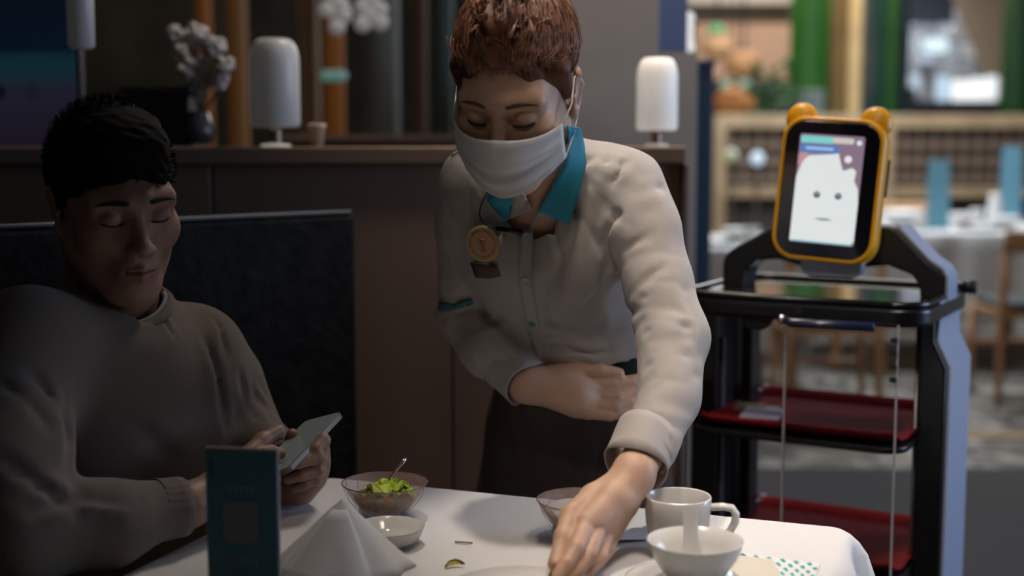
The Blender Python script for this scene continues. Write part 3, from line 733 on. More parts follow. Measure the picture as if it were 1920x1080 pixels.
# top tray
def tray(z, th, m_rim, m_top, name, y0=-.015, y1=.36, w=.44, r_=.06, cx=XM, rim=.012):
    t = B().prism(rrect(w, y1 - y0, r_, 8, cx, (y0 + y1) / 2), th, O=(0, 0, z - th), X=(1, 0, 0), Y=(0, 1, 0)).build(name, m_rim, rb, bevel=.008)
    pan = B().prism(rrect(w - 2 * rim, y1 - y0 - 2 * rim, r_ * .85, 8, cx, (y0 + y1) / 2), .003, O=(0, 0, z - .001), X=(1, 0, 0), Y=(0, 1, 0)).build('tray_surface', m_top, t)
    return t
tt = tray(.972, .032, M_blk, mat('gloss_black_tray', (.010, .012, .010), .08, spec=.6, coat=.2), 'top_tray')
rim = B()
pth = rrect(.425, .36, .055, 8, XM, .1725); pth.append(pth[0])
rim.tube([(x, y, .977) for x, y in pth], .006, 8)
rim.build('tray_rim', M_blk, tt, smooth=True)
B().prism([(-.03, 0), (.03, 0), (.02, -.018), (.012, -.024), (-.012, -.024), (-.02, -.018)][::-1], .03, O=(XM - .075, .03, .942)).build('latch', M_sat, rb, bevel=.003)
B().tube([(XM + .222, .27, .985), (XM + .245, .27, .985)], .012, 16).build('side_knob', M_sat, rb, smooth=True)
B().box((XM + .215, .27, .985), (.02, .018, .014)).build('knob_bracket', M_sat, rb)
# shelves with curled red mats
def shelf(z):
    s_ = B().prism(rrect(.385, .345, .045, 8, XM - .003, .165), .012, O=(0, 0, z - .014), X=(1, 0, 0), Y=(0, 1, 0)).build('shelf', M_blk, rb, bevel=.004)
    nx_, ny_ = 28, 24; P = []
    hw, hd, r_ = .186, .165, .045
    for j in range(ny_ + 1):
        row = []
        v_ = -1 + 2 * j / ny_
        for i in range(nx_ + 1):
            u_ = -1 + 2 * i / nx_
            x, y = u_ * hw, v_ * hd
            ex = max(0, abs(x) - (hw - r_)); ey = max(0, abs(y) - (hd - r_)); l = math.hypot(ex, ey)
            if l > 0:
                k = max(ex, ey) / l
                x = math.copysign(min(abs(x), hw - r_) + ex * k, x); y = math.copysign(min(abs(y), hd - r_) + ey * k, y)
            zz = .0035 + .016 * max(0, (abs(v_) - .80) / .20) ** 2 + .004 * max(0, (abs(u_) - .9) / .1) ** 2
            row.append((XM - .003 + x, .165 + y, z + zz))
        P.append(row)
    B().grid(P).build('red_mat', M_red, s_, smooth=True, solid=.005, label='red mat curling up at its edges')
    B().box((XM + .075, .338, z + .012), (.20, .005, .012)).build('back_rail', M_sat, s_, bevel=.001)
    B().box((XM - .17, .30, z + .010), (.012, .10, .016)).build('corner_rail', M_sat, s_, bevel=.001)
for z in (.737, .510, .285): shelf(z)
# inner rear frame posts and the clear doors
for x in (XM - .165, XM + .168):
    B().box((x, .235, .585), (.022, .05, .75)).build('inner_post', mat('robot_dark_metal', (.035, .035, .04), .3, .6), rb, bevel=.004)
B().tube([(XM + .180, .12, .23), (XM + .180, .12, .945)], .0035, 10).build('metal_rod', mat('brushed_steel', (.35, .33, .32), .35, .9), rb, smooth=True)
dr = B().box((XM + .092, -.045, .60), (.190, .004, .70)).build('clear_door', M_acr, rb, label='clear acrylic door')
B().box((XM - .003, -.046, .60), (.0022, .006, .70)).build('door_edge', M_edge, dr)
B().box((XM + .186, -.046, .60), (.0022, .006, .70)).build('door_edge', M_edge, dr)
B().tube([(XM - .0, -.062, .948), (XM + .012, -.064, .944), (XM + .15, -.060, .946)], [.007, .008, .008], 12).build('door_bar', mat('navy_bar', (.012, .018, .05), .3, coat=.3), dr, smooth=True)
B().ball((XM - .006, -.060, .949), .008, 14, 8).build('bar_cap', mat('chrome', (.7, .7, .72), .15, 1.0), dr, smooth=True)
for k in range(4): B().box((XM + .182, -.052, .86 + .022 * k), (.010, .012, .006)).build('hinge_clip', M_sat, dr)
B().box((XM - .188, .12, .60), (.003, .30, .68)).build('side_glass', M_acr, rb)
# head
hc = at(1557, 357, 2.33); hl_ = (Matrix.Rotation(R(30), 3, 'Z') @ (Vector(hc) - Vector((.322, 2.38, 0))))
hd_ = bpy.data.objects.new('head', None); COL.objects.link(hd_); hd_.parent = rb; hd_.empty_display_size = .05
hd_.location = (hl_.x, hl_.y, hl_.z); hd_.rotation_euler = (R(-5), R(3.6), R(3))
HW, HH, HT = .178, .248, .062
M_yel = mat('robot_yellow', (.88, .40, .004), .42, coat=.2)
# yellow shell: frame with rounded profile
def ringpts(w_, h_, r_): return rrect(w_, h_, r_, 10)
rows = []
for w_, h_, y_ in ((HW - .016, HH - .016, -.020), (HW - .008, HH - .008, -.024), (HW - .001, HH - .001, -.022), (HW + .002, HH + .002, -.014), (HW + .004, HH + .004, .012), (HW - .002, HH - .002, .030), (HW - .030, HH - .030, .042)):
    rows.append([(x, y_, z) for x, z in ringpts(w_, h_, .040 if w_ > .15 else .03)])
n_ = len(rows[0]); sh = B().grid(rows, True); sh.add(rows[-1], [tuple(range(n_ - 1, -1, -1))]); sh.add(rows[0], [tuple(range(n_))])
shell = sh.build('head_shell', M_yel, hd_, smooth=True)
B().prism(ringpts(HW - .014, HH - .014, .034), .006, O=(0, -.0195, 0)).build('bezel', mat('bezel_black', (.004, .005, .009), .12, coat=.5), hd_, bevel=.002)
for sx in (-1, 1):   # ears: rounded, standing off the upper corners
    e = B(); rows = []
    for k in range(15):
        t = -1 + 2 * k / 14; r_ = .0300 * math.sqrt(max(0.004, 1 - t * t)) ** .75
        rows.append([(sx * .064 + math.cos(a) * r_ * .95, .006 + t * .021, HH / 2 - .004 + math.sin(a) * r_ * .98) for a in [2 * math.pi * i / 24 for i in range(24)]])
    e.grid(rows, True); e.add(rows[0], [tuple(range(24))]); e.add(rows[-1], [tuple(range(23, -1, -1))]); e.build('ear', M_yel, hd_, smooth=True)
B().prism(rrect(.009, .066, .004), .003, O=(HW / 2 + .0015, .010 + .004, .028), X=(0, 1, 0), Y=(0, 0, 1)).build('side_button', mat('button_dark', (.03, .04, .07), .3), hd_)
# lit screen: flat picture built as thin layers
SW, SH = .112, .188; yy = -.0262
B().prism(rrect(SW, SH, .004), .001, O=(0, yy + .0005, 0)).build('screen', mat('screen_violet', (.05, .04, .05), .3, emit=(.20, .14, .19), estr=1.0), hd_)
def scr(name, pts, lay, c_, g=1.1): B().prism(pts, .0004, O=(0, yy - .0005 * lay, 0)).build(name, mat('screen_' + name, (.02, .02, .02), .3, emit=c_, estr=g), hd_)
scr('teal_header', rrect(.056, .012, .003, 4, -.026, .0845), 1, (.16, .50, .50))
scr('blue_header', rrect(.066, .014, .003, 4, -.020, .069), 1, (.07, .16, .42))
scr('header_line', rrect(.048, .0045, .001, 3, -.020, .0695), 2, (.30, .45, .62))
scr('pink_corner', rrect(.018, .022, .004, 4, -.046, .050), 1, (.42, .22, .25))
scr('pale_header', rrect(.040, .010, .004, 4, .018, .085), 1, (.50, .45, .42))
scr('bright_dot', arc(.047, .083, .0045, 0, 340, 12), 1, (.60, .62, .66))
scr('small_cloud', arc(.031, .054, .0065, 0, 345, 12) , 1, (.62, .62, .63))
face = [(-.055, -.0925), (.048, -.0925)] + [(.0555, -.086), (.0555, -.02), (.053, .004), (.045, .018), (.047, .034), (.040, .040), (.030, .036), (.024, .034), (.018, .050), (.014, .063), (-.006, .060), (-.036, .057), (-.044, .050), (-.050, .038), (-.0555, .018), (-.0555, -.088)]
scr('white_face', face, 2, (.60, .63, .62))
for ex in (-.016, .021):
    scr('eye', arc(ex, -.010, .0058, 0, 342, 18), 3, (.030, .055, .075)); scr('eye_glint', arc(ex, -.0085, .0021, 0, 330, 10), 4, (.25, .42, .50))
scr('mouth', [(-.018, -.0515), (-.004, -.0535), (.006, -.0535), (.016, -.052), (.004, -.0498), (-.006, -.050)], 3, (.13, .18, .20))
scr('lower_edge', rrect(.104, .0022, .001, 3, 0, -.0915), 3, (.18, .48, .55))
# neck below the head
B().prism(rrect(.11, .05, .02), .03, O=(hl_.x + .004, hl_.y + .028, hl_.z - .128)).build('neck', M_sil, rb, bevel=.006, label='pale neck under the head')
B().box((hl_.x + .004, .19, 1.075), (.10, .06, .04)).build('neck_block', M_sat, rb, bevel=.006)
# things lying on the upper shelf
def on_shelf(u, v_, z): return np.array(Matrix.Translation((.322, 2.38, 0)) @ Matrix.Rotation(R(-30), 4, 'Z') @ Vector((u, v_, z)))
p = on_shelf(.105, .085, .7445)
pk = thing('paper_packet', 'pale lilac folded paper packet on the upper red shelf', 'packet', tuple(p), R(-22))
B().add([(-.036, -.016, 0), (.036, -.016, 0), (.040, .018, 0), (-.030, .018, 0), (-.036, -.014, .004), (.036, -.014, .004), (.040, .018, .013), (-.030, .018, .013)], [(0, 3, 2, 1), (4, 5, 6, 7), (0, 1, 5, 4), (1, 2, 6, 5), (2, 3, 7, 6), (3, 0, 4, 7)]).build('body', mat('lilac_paper', (.36, .35, .48), .7), pk, bevel=.001)
B().add([(-.033, .008, .0125), (.039, .008, .0125), (.040, .0185, .0145), (-.030, .0185, .0145)], [(0, 1, 2, 3)]).build('flap', mat('lilac_paper_flap', (.42, .41, .52), .7), pk, solid=.0006)
p = on_shelf(.075, .150, .7445)
sv = thing('folded_napkin', 'dull beige folded napkins behind the lilac packet on the robot shelf', 'napkin', tuple(p), R(-14))
B().box((0, 0, .003), (.085, .030, .006)).build('lower_fold', mat('dull_beige_paper', (.20, .15, .11), .8), sv, bevel=.001)
B().box((-.012, .002, .008), (.055, .022, .004), Euler((0, R(3), R(9)))).build('upper_fold', mat('dull_beige_paper', (0, 0, 0)), sv, bevel=.001)
# ================================================================== the dining table in front
TZ = .740
C0 = np.array([-.292, 1.995]); ea = np.array([.939, -.345]); ea /= np.linalg.norm(ea); eb = np.array([-ea[1] * -1 * -1, 0]) if False else np.array([ea[1], -ea[0]])
TW, TD = .792, 1.15
def T(u, v_, z=0.0): q = C0 + ea * u + eb * v_; return (q[0], q[1], z)
tang = math.atan2(ea[1], ea[0])
tb = thing('dining_table', 'dining table under the white cloth where the man sits', 'table', T(TW / 2, TD / 2, 0), tang)
M_tw = mat('dark_table_wood', (.08, .05, .035), .5, noise=10, var=.2)
B().prism(rrect(TW - .016, TD - .016, .028), .026, O=(0, 0, TZ - .033), X=(1, 0, 0), Y=(0, 1, 0)).build('tabletop', M_tw, tb, bevel=.004)
for sx in (-1, 1):
    for sy in (-1, 1): B().box((sx * (TW / 2 - .07), sy * (TD / 2 - .07), .355), (.05, .05, .71)).build('leg', M_tw, tb, bevel=.004)
M_lin = mat('white_linen', (.70, .69, .68), .85, bump=(350, .08), sheen=.1)
path = rrect(TW, TD, .030, 6); den = []
for i in range(len(path)):
    a = path[i]; b_ = path[(i + 1) % len(path)]; n_ = max(1, int(math.hypot(b_[0] - a[0], b_[1] - a[1]) / .018))
    for k in range(n_): den.append((a[0] + (b_[0] - a[0]) * k / n_, a[1] + (b_[1] - a[1]) * k / n_))
rows = []
levels = [(-9, TZ), (-.022, TZ), (-.015, TZ), (-.006, TZ - .001), (.003, TZ - .006), (.008, TZ - .018), (.012, TZ - .035), (.017, TZ - .07), (.024, TZ - .11), (.028, TZ - .150)]
for lev, (off, z) in enumerate(levels):
    row = []; s_ = 0
    for i, (x, y) in enumerate(den):
        s_ += .018
        if lev == 0: row.append((x * .88, y * .92, z)); continue
        cx_ = min(max(x, -(TW / 2 - .03)), TW / 2 - .03); cy_ = min(max(y, -(TD / 2 - .03)), TD / 2 - .03)
        d = Vector((x - cx_, y - cy_)).normalized(); corner = min(1, abs(d.x * d.y) * 2)
        fl_ = max(0, lev - 4) * .0042 * (math.sin(s_ * 24) + .5 * math.sin(s_ * 41 + 1)) + corner * max(0, lev - 4) * .012
        row.append((x + d.x * (off + fl_), y + d.y * (off + fl_), z))
    rows.append(row)
tc_ = B().grid(rows[::-1], True); nc_ = len(rows[0]); tc_.f.append(tuple((len(rows) - 1) * nc_ + i for i in range(nc_)))
o = tc_.build('tablecloth', M_lin, smooth=True); o.location = tb.location; o.rotation_euler = (0, 0, tang)
tag(o, 'white linen tablecloth on the table in front of the waitress', 'tablecloth')
Z0 = TZ + .0012
# crease lines in the cloth: shallow pressed folds are left to the light
M_chi = mat('white_porcelain', (.72, .70, .67), .16, coat=.4, sss=.0)
# --- mug
c = onz(1270, 1034, Z0)
mug = thing('coffee_mug', 'white porcelain mug with a squared handle behind the soup bowl', 'mug', (c[0], c[1], Z0), R(-8))
pr = [(0, .003), (.024, .003), (.025, 0), (.028, 0), (.034, .010), (.0385, .026), (.0405, .048), (.0410, .070), (.0400, .0715), (.0388, .070), (.0383, .048), (.036, .026), (.030, .010), (0, .006)]
B().lathe(pr, seg=64, cap0=False, cap1=False).build('cup_body', M_chi, mug, smooth=True)
B().tube([(.038, 0, .058), (.055, 0, .0595), (.066, 0, .058), (.071, 0, .051), (.070, 0, .040), (.064, 0, .028), (.052, 0, .020), (.037, 0, .018)], [.0045, .0045, .0048, .005, .005, .0048, .0045, .0045], 14, flat=1.5, side=(0, 0, 1)).build('handle', M_chi, mug, smooth=True)
# --- saucer, soup bowl, spoon
c = onz(1258, 1096, Z0)
sc_ = thing('saucer', 'white saucer under and left of the soup bowl', 'saucer', (c[0] + .012, c[1] - .012, Z0))
B().lathe([(0, 0), (.030, 0), (.032, .002), (.064, .009), (.0665, .0108), (.064, .0112), (.034, .005), (.028, .0035), (0, .0035)], seg=72, cap0=False, cap1=False).build('dish', M_chi, sc_, smooth=True)
bc = onz(1302, 1101, Z0); bwl = thing('soup_bowl', 'white porcelain soup bowl holding a spoon', 'bowl', (bc[0], bc[1], Z0 + .0045))
pr = [(0, .004), (.020, .004), (.021, 0), (.024, 0), (.025, .004), (.038, .016), (.048, .032), (.0545, .050), (.0550, .0515), (.0535, .0515), (.046, .033), (.036, .018), (.024, .0075), (0, .0065)]
B().lathe(pr, seg=72, cap0=False, cap1=False).build('bowl_body', M_chi, bwl, smooth=True)
sp = thing('soup_spoon', 'white porcelain spoon standing upright in the soup bowl', 'spoon', (bc[0] - .004, bc[1] + .006, Z0 + .016))
sx = Euler((R(-16), R(4), R(12))).to_matrix(); rows = []
for z, w_, d_ in ((.0, .010, .003), (.008, .016, .006), (.018, .0155, .006), (.028, .011, .004), (.040, .0088, .0028), (.058, .0095, .0025), (.067, .0098, .0022), (.0695, .0085, .0018)):
    r_ = []
    for i in range(20):
        a = 2 * math.pi * i / 20; x = math.cos(a) * w_; y = math.sin(a) * .0022 + d_ * (abs(math.cos(a)) ** 2) * (-1)
        r_.append(tuple(sx @ Vector((x, y, z))))
    rows.append(r_)
b_ = B().grid(rows, True); b_.add(rows[0], [tuple(range(19, -1, -1))]); b_.add(rows[-1], [tuple(range(20))]); b_.build('spoon_body', M_chi, sp, smooth=True, sub=1)
# second plate, part hidden, left of the saucer with yellowish food
def plate(px, py, r_, label, name='plate', food=None):
    c = onz(px, py, Z0); o = thing(name, label, 'plate', (c[0], c[1], Z0))
    B().lathe([(0, 0), (r_ * .55, 0), (r_ * .58, .003), (r_ * .97, .012), (r_, .0135), (r_ * .97, .0145), (r_ * .6, .006), (r_ * .5, .004), (0, .004)], seg=80, cap0=False, cap1=False).build('dish', M_chi, o, smooth=True)
    return o, c
o, c = plate(980, 1130, .088, 'white plate at the bottom edge, reached by the waitress')
fd = thing('pancake', 'pale yellow flat food piece on the white plate', 'food', (c[0], c[1] + .004, Z0 + .0045))
rows = []
for k, (rr_, z) in enumerate(((.001, .006), (.03, .0065), (.046, .0055), (.050, .003), (.047, 0))):
    rows.append([(rr_ * (1 + .08 * math.sin(3 * a) + .05 * math.sin(7 * a)) * math.cos(a) * 1.1, rr_ * (1 + .08 * math.sin(3 * a + 1)) * math.sin(a), z + .0012 * math.sin(5 * a + k)) for a in [2 * math.pi * i / 40 for i in range(40)]])
B().grid(rows[::-1], True).build('body', mat('yellow_batter', (.72, .58, .22), .5, noise=30, var=.2), fd, smooth=True)
c = onz(733, 1012, Z0)
o = thing('side_bowl', 'small plain white bowl in front of the glass salad bowl', 'bowl', (c[0] - .001, c[1] - .02, Z0))
B().lathe([(0, 0), (.026, 0), (.040, .010), (.045, .023), (.0460, .0245), (.0440, .024), (.038, .012), (.025, .004), (0, .004)], seg=64, cap0=False, cap1=False).build('bowl_body', M_chi, o, smooth=True)
# --- folded napkin standing like a tent
nb = [onz(500, 1105, Z0), onz(765, 1120, Z0), onz(700, 1035, Z0), onz(590, 1010, Z0)]
apex = np.array(nb[0]) * .25 + np.array(nb[1]) * .25 + np.array(nb[2]) * .25 + np.array(nb[3]) * .25
ap = at(641, 936, apex[1] + .01)
nk = thing('standing_napkin', 'white napkin folded into a standing cone between the blue sign and the salad bowl', 'napkin', (apex[0], apex[1], Z0))
rows = []; NA = 40
for j in range(9):
    t = j / 8; row = []
    for i in range(NA):
        a = 2 * math.pi * i / NA; q = (nb[3] if 0 else None)
        rx, ry = .083, .062
        rr_ = (1 - t) ** .92
        wv = 1 + .06 * math.sin(3 * a + .5) * (1 - t) + (.05 * math.sin(9 * a) if t < .4 else 0) * (1 - t)
        x = apex[0] * (1 - t) + ap[0] * t + math.cos(a) * rx * rr_ * wv; y = apex[1] * (1 - t) + ap[1] * t + math.sin(a) * ry * rr_ * wv
        z = Z0 + (ap[2] - Z0) * t
        row.append((x, y, z))
    rows.append(row)
B().grid(rows, True).build('cone_fold', M_lin, nk, world=True, smooth=True, solid=.001)
B().grid([[tuple(np.array(rows[j][i]) * 1.0 + np.array([0, -.0025, .0005])) for i in range(24, 35)] for j in range(0, 8)]).build('front_flap', M_lin, nk, world=True, smooth=True, solid=.0012)
# --- blue table sign (acrylic stand)
SY = 1.40
a = at(380, 840, SY); b_ = at(524, 850, SY); zt = a[2] - .001; sw = b_[0] - a[0]; shh = zt - Z0
sg = thing('table_sign', 'teal table sign in a clear stand in front of the seated man', 'sign', ((a[0] + b_[0]) / 2, SY, Z0), R(-9))
B().box((0, 0, .004), (sw, .06, .006)).build('foot', mat('clear_stand', (.5, .5, .5), .1, trans=.6, ior=1.3), sg, bevel=.001)
B().box((0, .002, shh / 2 + .004), (sw, .0045, shh - .006)).build('stand_panel', mat('sign_edge', (.36, .31, .31), .3), sg, bevel=.001)
B().box((0, -.0010, shh / 2 + .003), (sw - .004, .002, shh - .012)).build('teal_card', mat('teal_card', (.035, .125, .15), .5), sg)
zc = shh
M_pr = mat('sign_print_pale', (.26, .30, .31), .6); M_dk = mat('sign_print_dark', (.01, .04, .07), .6)
def pr_(name, w_, h_, x, z, m): B().prism(rrect(w_, h_, min(w_, h_) * .2, 2, x, z), .0004, O=(0, -.0022, 0)).build(name, m, sg)
# small upright emblem of two dark characters at the top left
for q in range(2):
    zz = zc - .017 - q * .010
    pr_('emblem_stroke', .0046, .0012, -.033, zz + .003, M_dk); pr_('emblem_stroke', .0012, .0075, -.0335, zz, M_dk); pr_('emblem_stroke', .0034, .0012, -.0322, zz - .0022, M_dk)
for k in range(5):   # faint line of characters above the (left out) code square
    x = -.012 + k * .0062; zz = zc - .044
    pr_('caption_stroke', .0044, .0009, x, zz + .0028, M_pr); pr_('caption_stroke', .0009, .0066, x, zz, M_pr); pr_('caption_stroke', .0040, .0009, x, zz - .0012, M_pr)
pr_('code_frame', .040, .046, -.001, zc - .080, mat('code_frame', (.15, .16, .165), .6))
pr_('orange_mark', .006, .007, -.014, zc - .122, mat('orange_print', (.20, .08, .05), .6))
for k in range(4):
    x = -.003 + k * .006; zz = zc - .124
    pr_('caption_stroke', .0044, .0009, x, zz + .003, M_pr); pr_('caption_stroke', .0009, .0066, x, zz, M_pr)
pr_('code_frame', .040, .030, -.001, zc - .155, mat('code_frame', (0, 0, 0)))
# --- glass bowls
M_gl = mat('pink_tinted_glass', (.55, .38, .34), .12, alpha=.33, spec=.8, bump=(120, .5))
M_rim = mat('brown_glass_rim', (.22, .11, .09), .15, coat=.3)
def glass_bowl(px, py, r_, h_, label, mtl, legs=True):
    c = onz(px, py, Z0); o = thing('glass_bowl', label, 'glass bowl', (c[0], c[1], Z0))
    f0 = .010
    pr = [(0, f0), (r_ * .45, f0), (r_ * .62, f0 + h_ * .12), (r_ * .85, f0 + h_ * .5), (r_ * .985, h_ - .001), (r_, h_ + .0005), (r_ * .975, h_), (r_ * .83, f0 + h_ * .5), (r_ * .60, f0 + h_ * .15), (r_ * .44, f0 + .003), (0, f0 + .003)]
    B().lathe(pr, seg=72, cap0=False, cap1=False).build('bowl_body', mtl, o, smooth=True)
    cir = [(r_ * math.cos(2 * math.pi * i / 48), r_ * math.sin(2 * math.pi * i / 48), h_) for i in range(49)]
    B().tube(cir, .0008, 6).build('rim', M_rim, o, smooth=True)
    for k in range(3):
        a = R(k * 120 + 40); B().lathe([(0, 0), (.006, 0), (.008, .006), (.006, .016), (0, .018)], O=(math.cos(a) * r_ * .55, math.sin(a) * r_ * .55, 0), seg=16, cap0=False, cap1=False).build('foot', mtl, o, smooth=True)
    for k in range(12):   # moulded leaf ribs on the outside
        a = R(k * 30 + 8); pts = []
        for t in np.linspace(.15, .98, 8):
            rr_ = np.interp(t, [0, .12, .5, 1], [r_ * .45, r_ * .64, r_ * .865, r_ * .995]); aa = a + .25 * math.sin(t * 3)
            pts.append((math.cos(aa) * rr_, math.sin(aa) * rr_, f0 + (h_ - f0) * t))
        B().tube(pts, .0003, 5).build('moulded_rib', M_rim, o, smooth=True)
    return o, c
g1, g1c = glass_bowl(722, 972, .0575, .050, 'pink glass bowl with green salad and orange pieces', M_gl)
g2, g2c = glass_bowl(1088, 1010, .0560, .052, 'glass bowl with white filling behind the reaching hand', M_gl)
# filling of the second bowl
f2 = thing('white_pudding', 'white food filling the glass bowl behind the hand', 'food', (g2c[0], g2c[1], Z0 + .0136))
B().lathe([(0, 0), (.022, 0), (.032, .004), (.043, .018), (.0465, .026), (.040, .029), (0, .031)], seg=48, cap0=False, cap1=False).build('body', mat('white_cream', (.78, .77, .74), .4), f2, smooth=True)
# salad
def leaf(c, L_, w_, rz, rx, col, name, label, cup=.25, seed=0, parent=None):
    rr = np.random.default_rng(seed); rows = []
    M = Matrix.Translation(c) @ Euler((R(rx), 0, R(rz))).to_matrix().to_4x4()
    for j in range(17):
        t = j / 16; ww = w_ * math.sin(math.pi * min(1, t * .93 + .07)) ** .55; row = []
        for i in range(13):
            s_ = -1 + i / 6; x = s_ * ww * (1 + .10 * math.sin(t * 19 + s_ * 3)); y = t * L_
            z = cup * w_ * s_ * s_ + .004 * math.sin(t * 14 + s_ * 5) * abs(s_) + .010 * math.sin(t * 3) - (.0018 if i == 6 else 0)
            row.append(tuple(M @ Vector((x, y, z))))
        rows.append(row)
    return B().grid(rows)
M_let = mat('lettuce', (.42, .62, .03), .45, noise=70, var=.25, bump=(60, .3), sss=.0)
M_let2 = mat('pale_lettuce', (.66, .78, .14), .45, noise=70, var=.2, bump=(60, .3))
lc = (g1c[0], g1c[1], Z0)
for k, (dx, dy, dz, L_, w_, rz, rx, m_, lb_) in enumerate([
    (.004, -.020, .032, .036, .014, -62, 18, M_let, 'bright lettuce leaf pointing right in the salad bowl'),
    (.004, -.026, .036, .036, .015, 48, 8, M_let2, 'pale lettuce leaf lying to the left in the salad bowl'),
    (.006, -.014, .036, .026, .012, 5, 24, M_let, 'lettuce leaf standing at the middle of the salad'),
    (.012, -.018, .029, .032, .013, -95, 12, M_let, 'small lettuce leaf at the right rim of the salad'),
    (-.004, -.022, .028, .030, .012, 85, 6, M_let, 'small lettuce leaf at the left front of the salad')]):
    o = thing('lettuce_leaf', lb_, 'leaf', (lc[0] + dx, lc[1] + dy, lc[2] + dz), 0, 'lettuce leaves in the glass bowl')
    leaf((lc[0] + dx, lc[1] + dy, lc[2] + dz), L_, w_, rz, rx, None, '', '').build('blade', m_, o, world=True, smooth=True, solid=.0009)
    rowm = [tuple(Matrix.Translation((lc[0] + dx, lc[1] + dy, lc[2] + dz)) @ Euler((R(rx), 0, R(rz))).to_matrix().to_4x4() @ Vector((0, t * L_, .010 * math.sin(t * 3) + .001))) for t in (0, .25, .5, .75, .95)]
    B().tube(rowm, [.0014, .0012, .001, .0007, .0004], 6).build('midrib', M_let2, o, world=True, smooth=True)
for k, (dx, dy, dz, lb_) in enumerate([(-.022, -.028, .036, 'orange carrot piece at the left of the salad'), (.030, -.016, .037, 'orange carrot piece at the right of the salad'), (.008, -.038, .036, 'small orange piece at the front of the salad')]):
    o = B().box((0, 0, 0), (.017, .006, .005), Euler((.1, .2, .6 * k)), .8).build('carrot_piece', mat('carrot', (.70, .19, .02), .4, noise=60, var=.1), bevel=.0012)
    o.location = (lc[0] + dx, lc[1] + dy, lc[2] + dz); tag(o, lb_, 'vegetable', 'carrot pieces in the salad')
f1 = thing('salad_base', 'bed of salad in the pink glass bowl', 'food', (lc[0], lc[1], Z0 + .0136))
B().lathe([(0, 0), (.022, 0), (.034, .006), (.042, .018), (.036, .022), (0, .023)], seg=40, cap0=False, cap1=False).build('body', mat('salad_mix', (.32, .28, .12), .6, noise=90, var=.6, bump=(80, .6)), f1, smooth=True)
M_st = mat('cutlery_steel', (.62, .60, .58), .22, 1.0)
def cutlery(p0, p1, label, name='fork'):
    o = thing(name, label, name, tuple(p0)); p0 = Vector(p0); p1 = Vector(p1); m = (p0 + p1) / 2 + Vector((0, 0, .002))
    B().tube([p0, p0.lerp(p1, .3), m, p0.lerp(p1, .85), p1], [.0015, .0017, .0022, .0032, .0027], 10, flat=.6).build('handle', M_st, o, world=True, smooth=True)
    d = (p0 - p1).normalized(); s_ = d.cross(Vector((0, 0, 1))).normalized()
    if name == 'fork':
        B().tube([p0, p0 + d * .008, p0 + d * .016], [.0014, .006, .0075], 10, flat=.25, side=s_).build('neck', M_st, o, world=True, smooth=True)
        for k in (-1.5, -.5, .5, 1.5): B().tube([p0 + d * .015 + s_ * k * .0036, p0 + d * .036 + s_ * k * .0032], [.0011, .0006], 6).build('tine', M_st, o, world=True, smooth=True)
    else: B().tube([p0, p0 + d * .01, p0 + d * .022, p0 + d * .032], [.0014, .008, .009, .003], 12, flat=.3, side=s_).build('spoon_bowl', M_st, o, world=True, smooth=True)
p0 = at(718, 916, lc[1] - .004); cutlery(p0, at(762, 858, lc[1] + .02), 'steel fork standing in the salad bowl')
p0 = at(1150, 955, g2c[1] + .01); cutlery(p0, at(1215, 918, g2c[1] + .05), 'steel spoon leaning in the glass bowl behind the hand', 'spoon')
# toothpick and garnish, paper slip, cream napkin, patterned chopstick sleeve
p0, p1 = onz(853, 1016, Z0 + .0012), onz(886, 1018, Z0 + .0012)
tp = B().tube([tuple(p0), tuple(p1)], [.0011, .0011], 8).build('toothpick', mat('grey_wood_pick', (.22, .19, .18), .6), smooth=True); tag(tp, 'short grey toothpick lying alone on the tablecloth', 'toothpick')
gc = onz(852, 1064, Z0); gn = thing('pepper_garnish', 'curled dark and yellow vegetable scrap on the cloth', 'garnish', tuple(gc))
pts = [(-.011, -.004, .002), (-.006, .003, .005), (.001, .006, .006), (.007, .005, .005), (.0125, .004, .003)]
B().tube(pts, [.0012, .0030, .0034, .0028, .0010], 10, flat=.5).build('dark_skin', mat('dark_pepper', (.035, .022, .010), .3), gn, smooth=True)
B().tube([(x, y - .0028, z - .001) for x, y, z in pts[:4]], [.0008, .002, .0022, .0012], 8, flat=.5).build('yellow_flesh', mat('yellow_pepper', (.65, .48, .03), .4), gn, smooth=True)
q = [onz(x, y, Z0 + .0005) for x, y in ((1136, 1014), (1215, 1013), (1175, 1030), (1150, 1024))]
pp = onz(1178, 1000, Z0)
o = B().add([tuple(np.array(onz(x, y, Z0)) + np.array([0, 0, dz])) for x, y, dz in ((1150, 985, .0006), (1212, 992, .0006), (1222, 1013, .0012), (1140, 1019, .0045))], [(0, 3, 2, 1)]).build('paper_slip', mat('white_paper', (.78, .77, .76), .8), solid=.0006); tag(o, 'white paper slip between the glass bowl and the mug', 'paper')
pts = [(1375, 1040), (1448, 1048), (1466, 1085), (1380, 1100), (1352, 1072)]
o = B().add([tuple(onz(x, y, Z0 + .0006)) for x, y in pts] + [tuple(onz(x, y, Z0 + .004)) for x, y in pts], [(0, 1, 2, 3, 4), (9, 8, 7, 6, 5)] + [(i, (i + 1) % 5, 5 + (i + 1) % 5, 5 + i)[::-1] for i in range(5)]).build('paper_napkin', mat('cream_paper', (.68, .62, .52), .8), bevel=.0008); tag(o, 'small cream paper napkin right of the soup bowl', 'napkin')
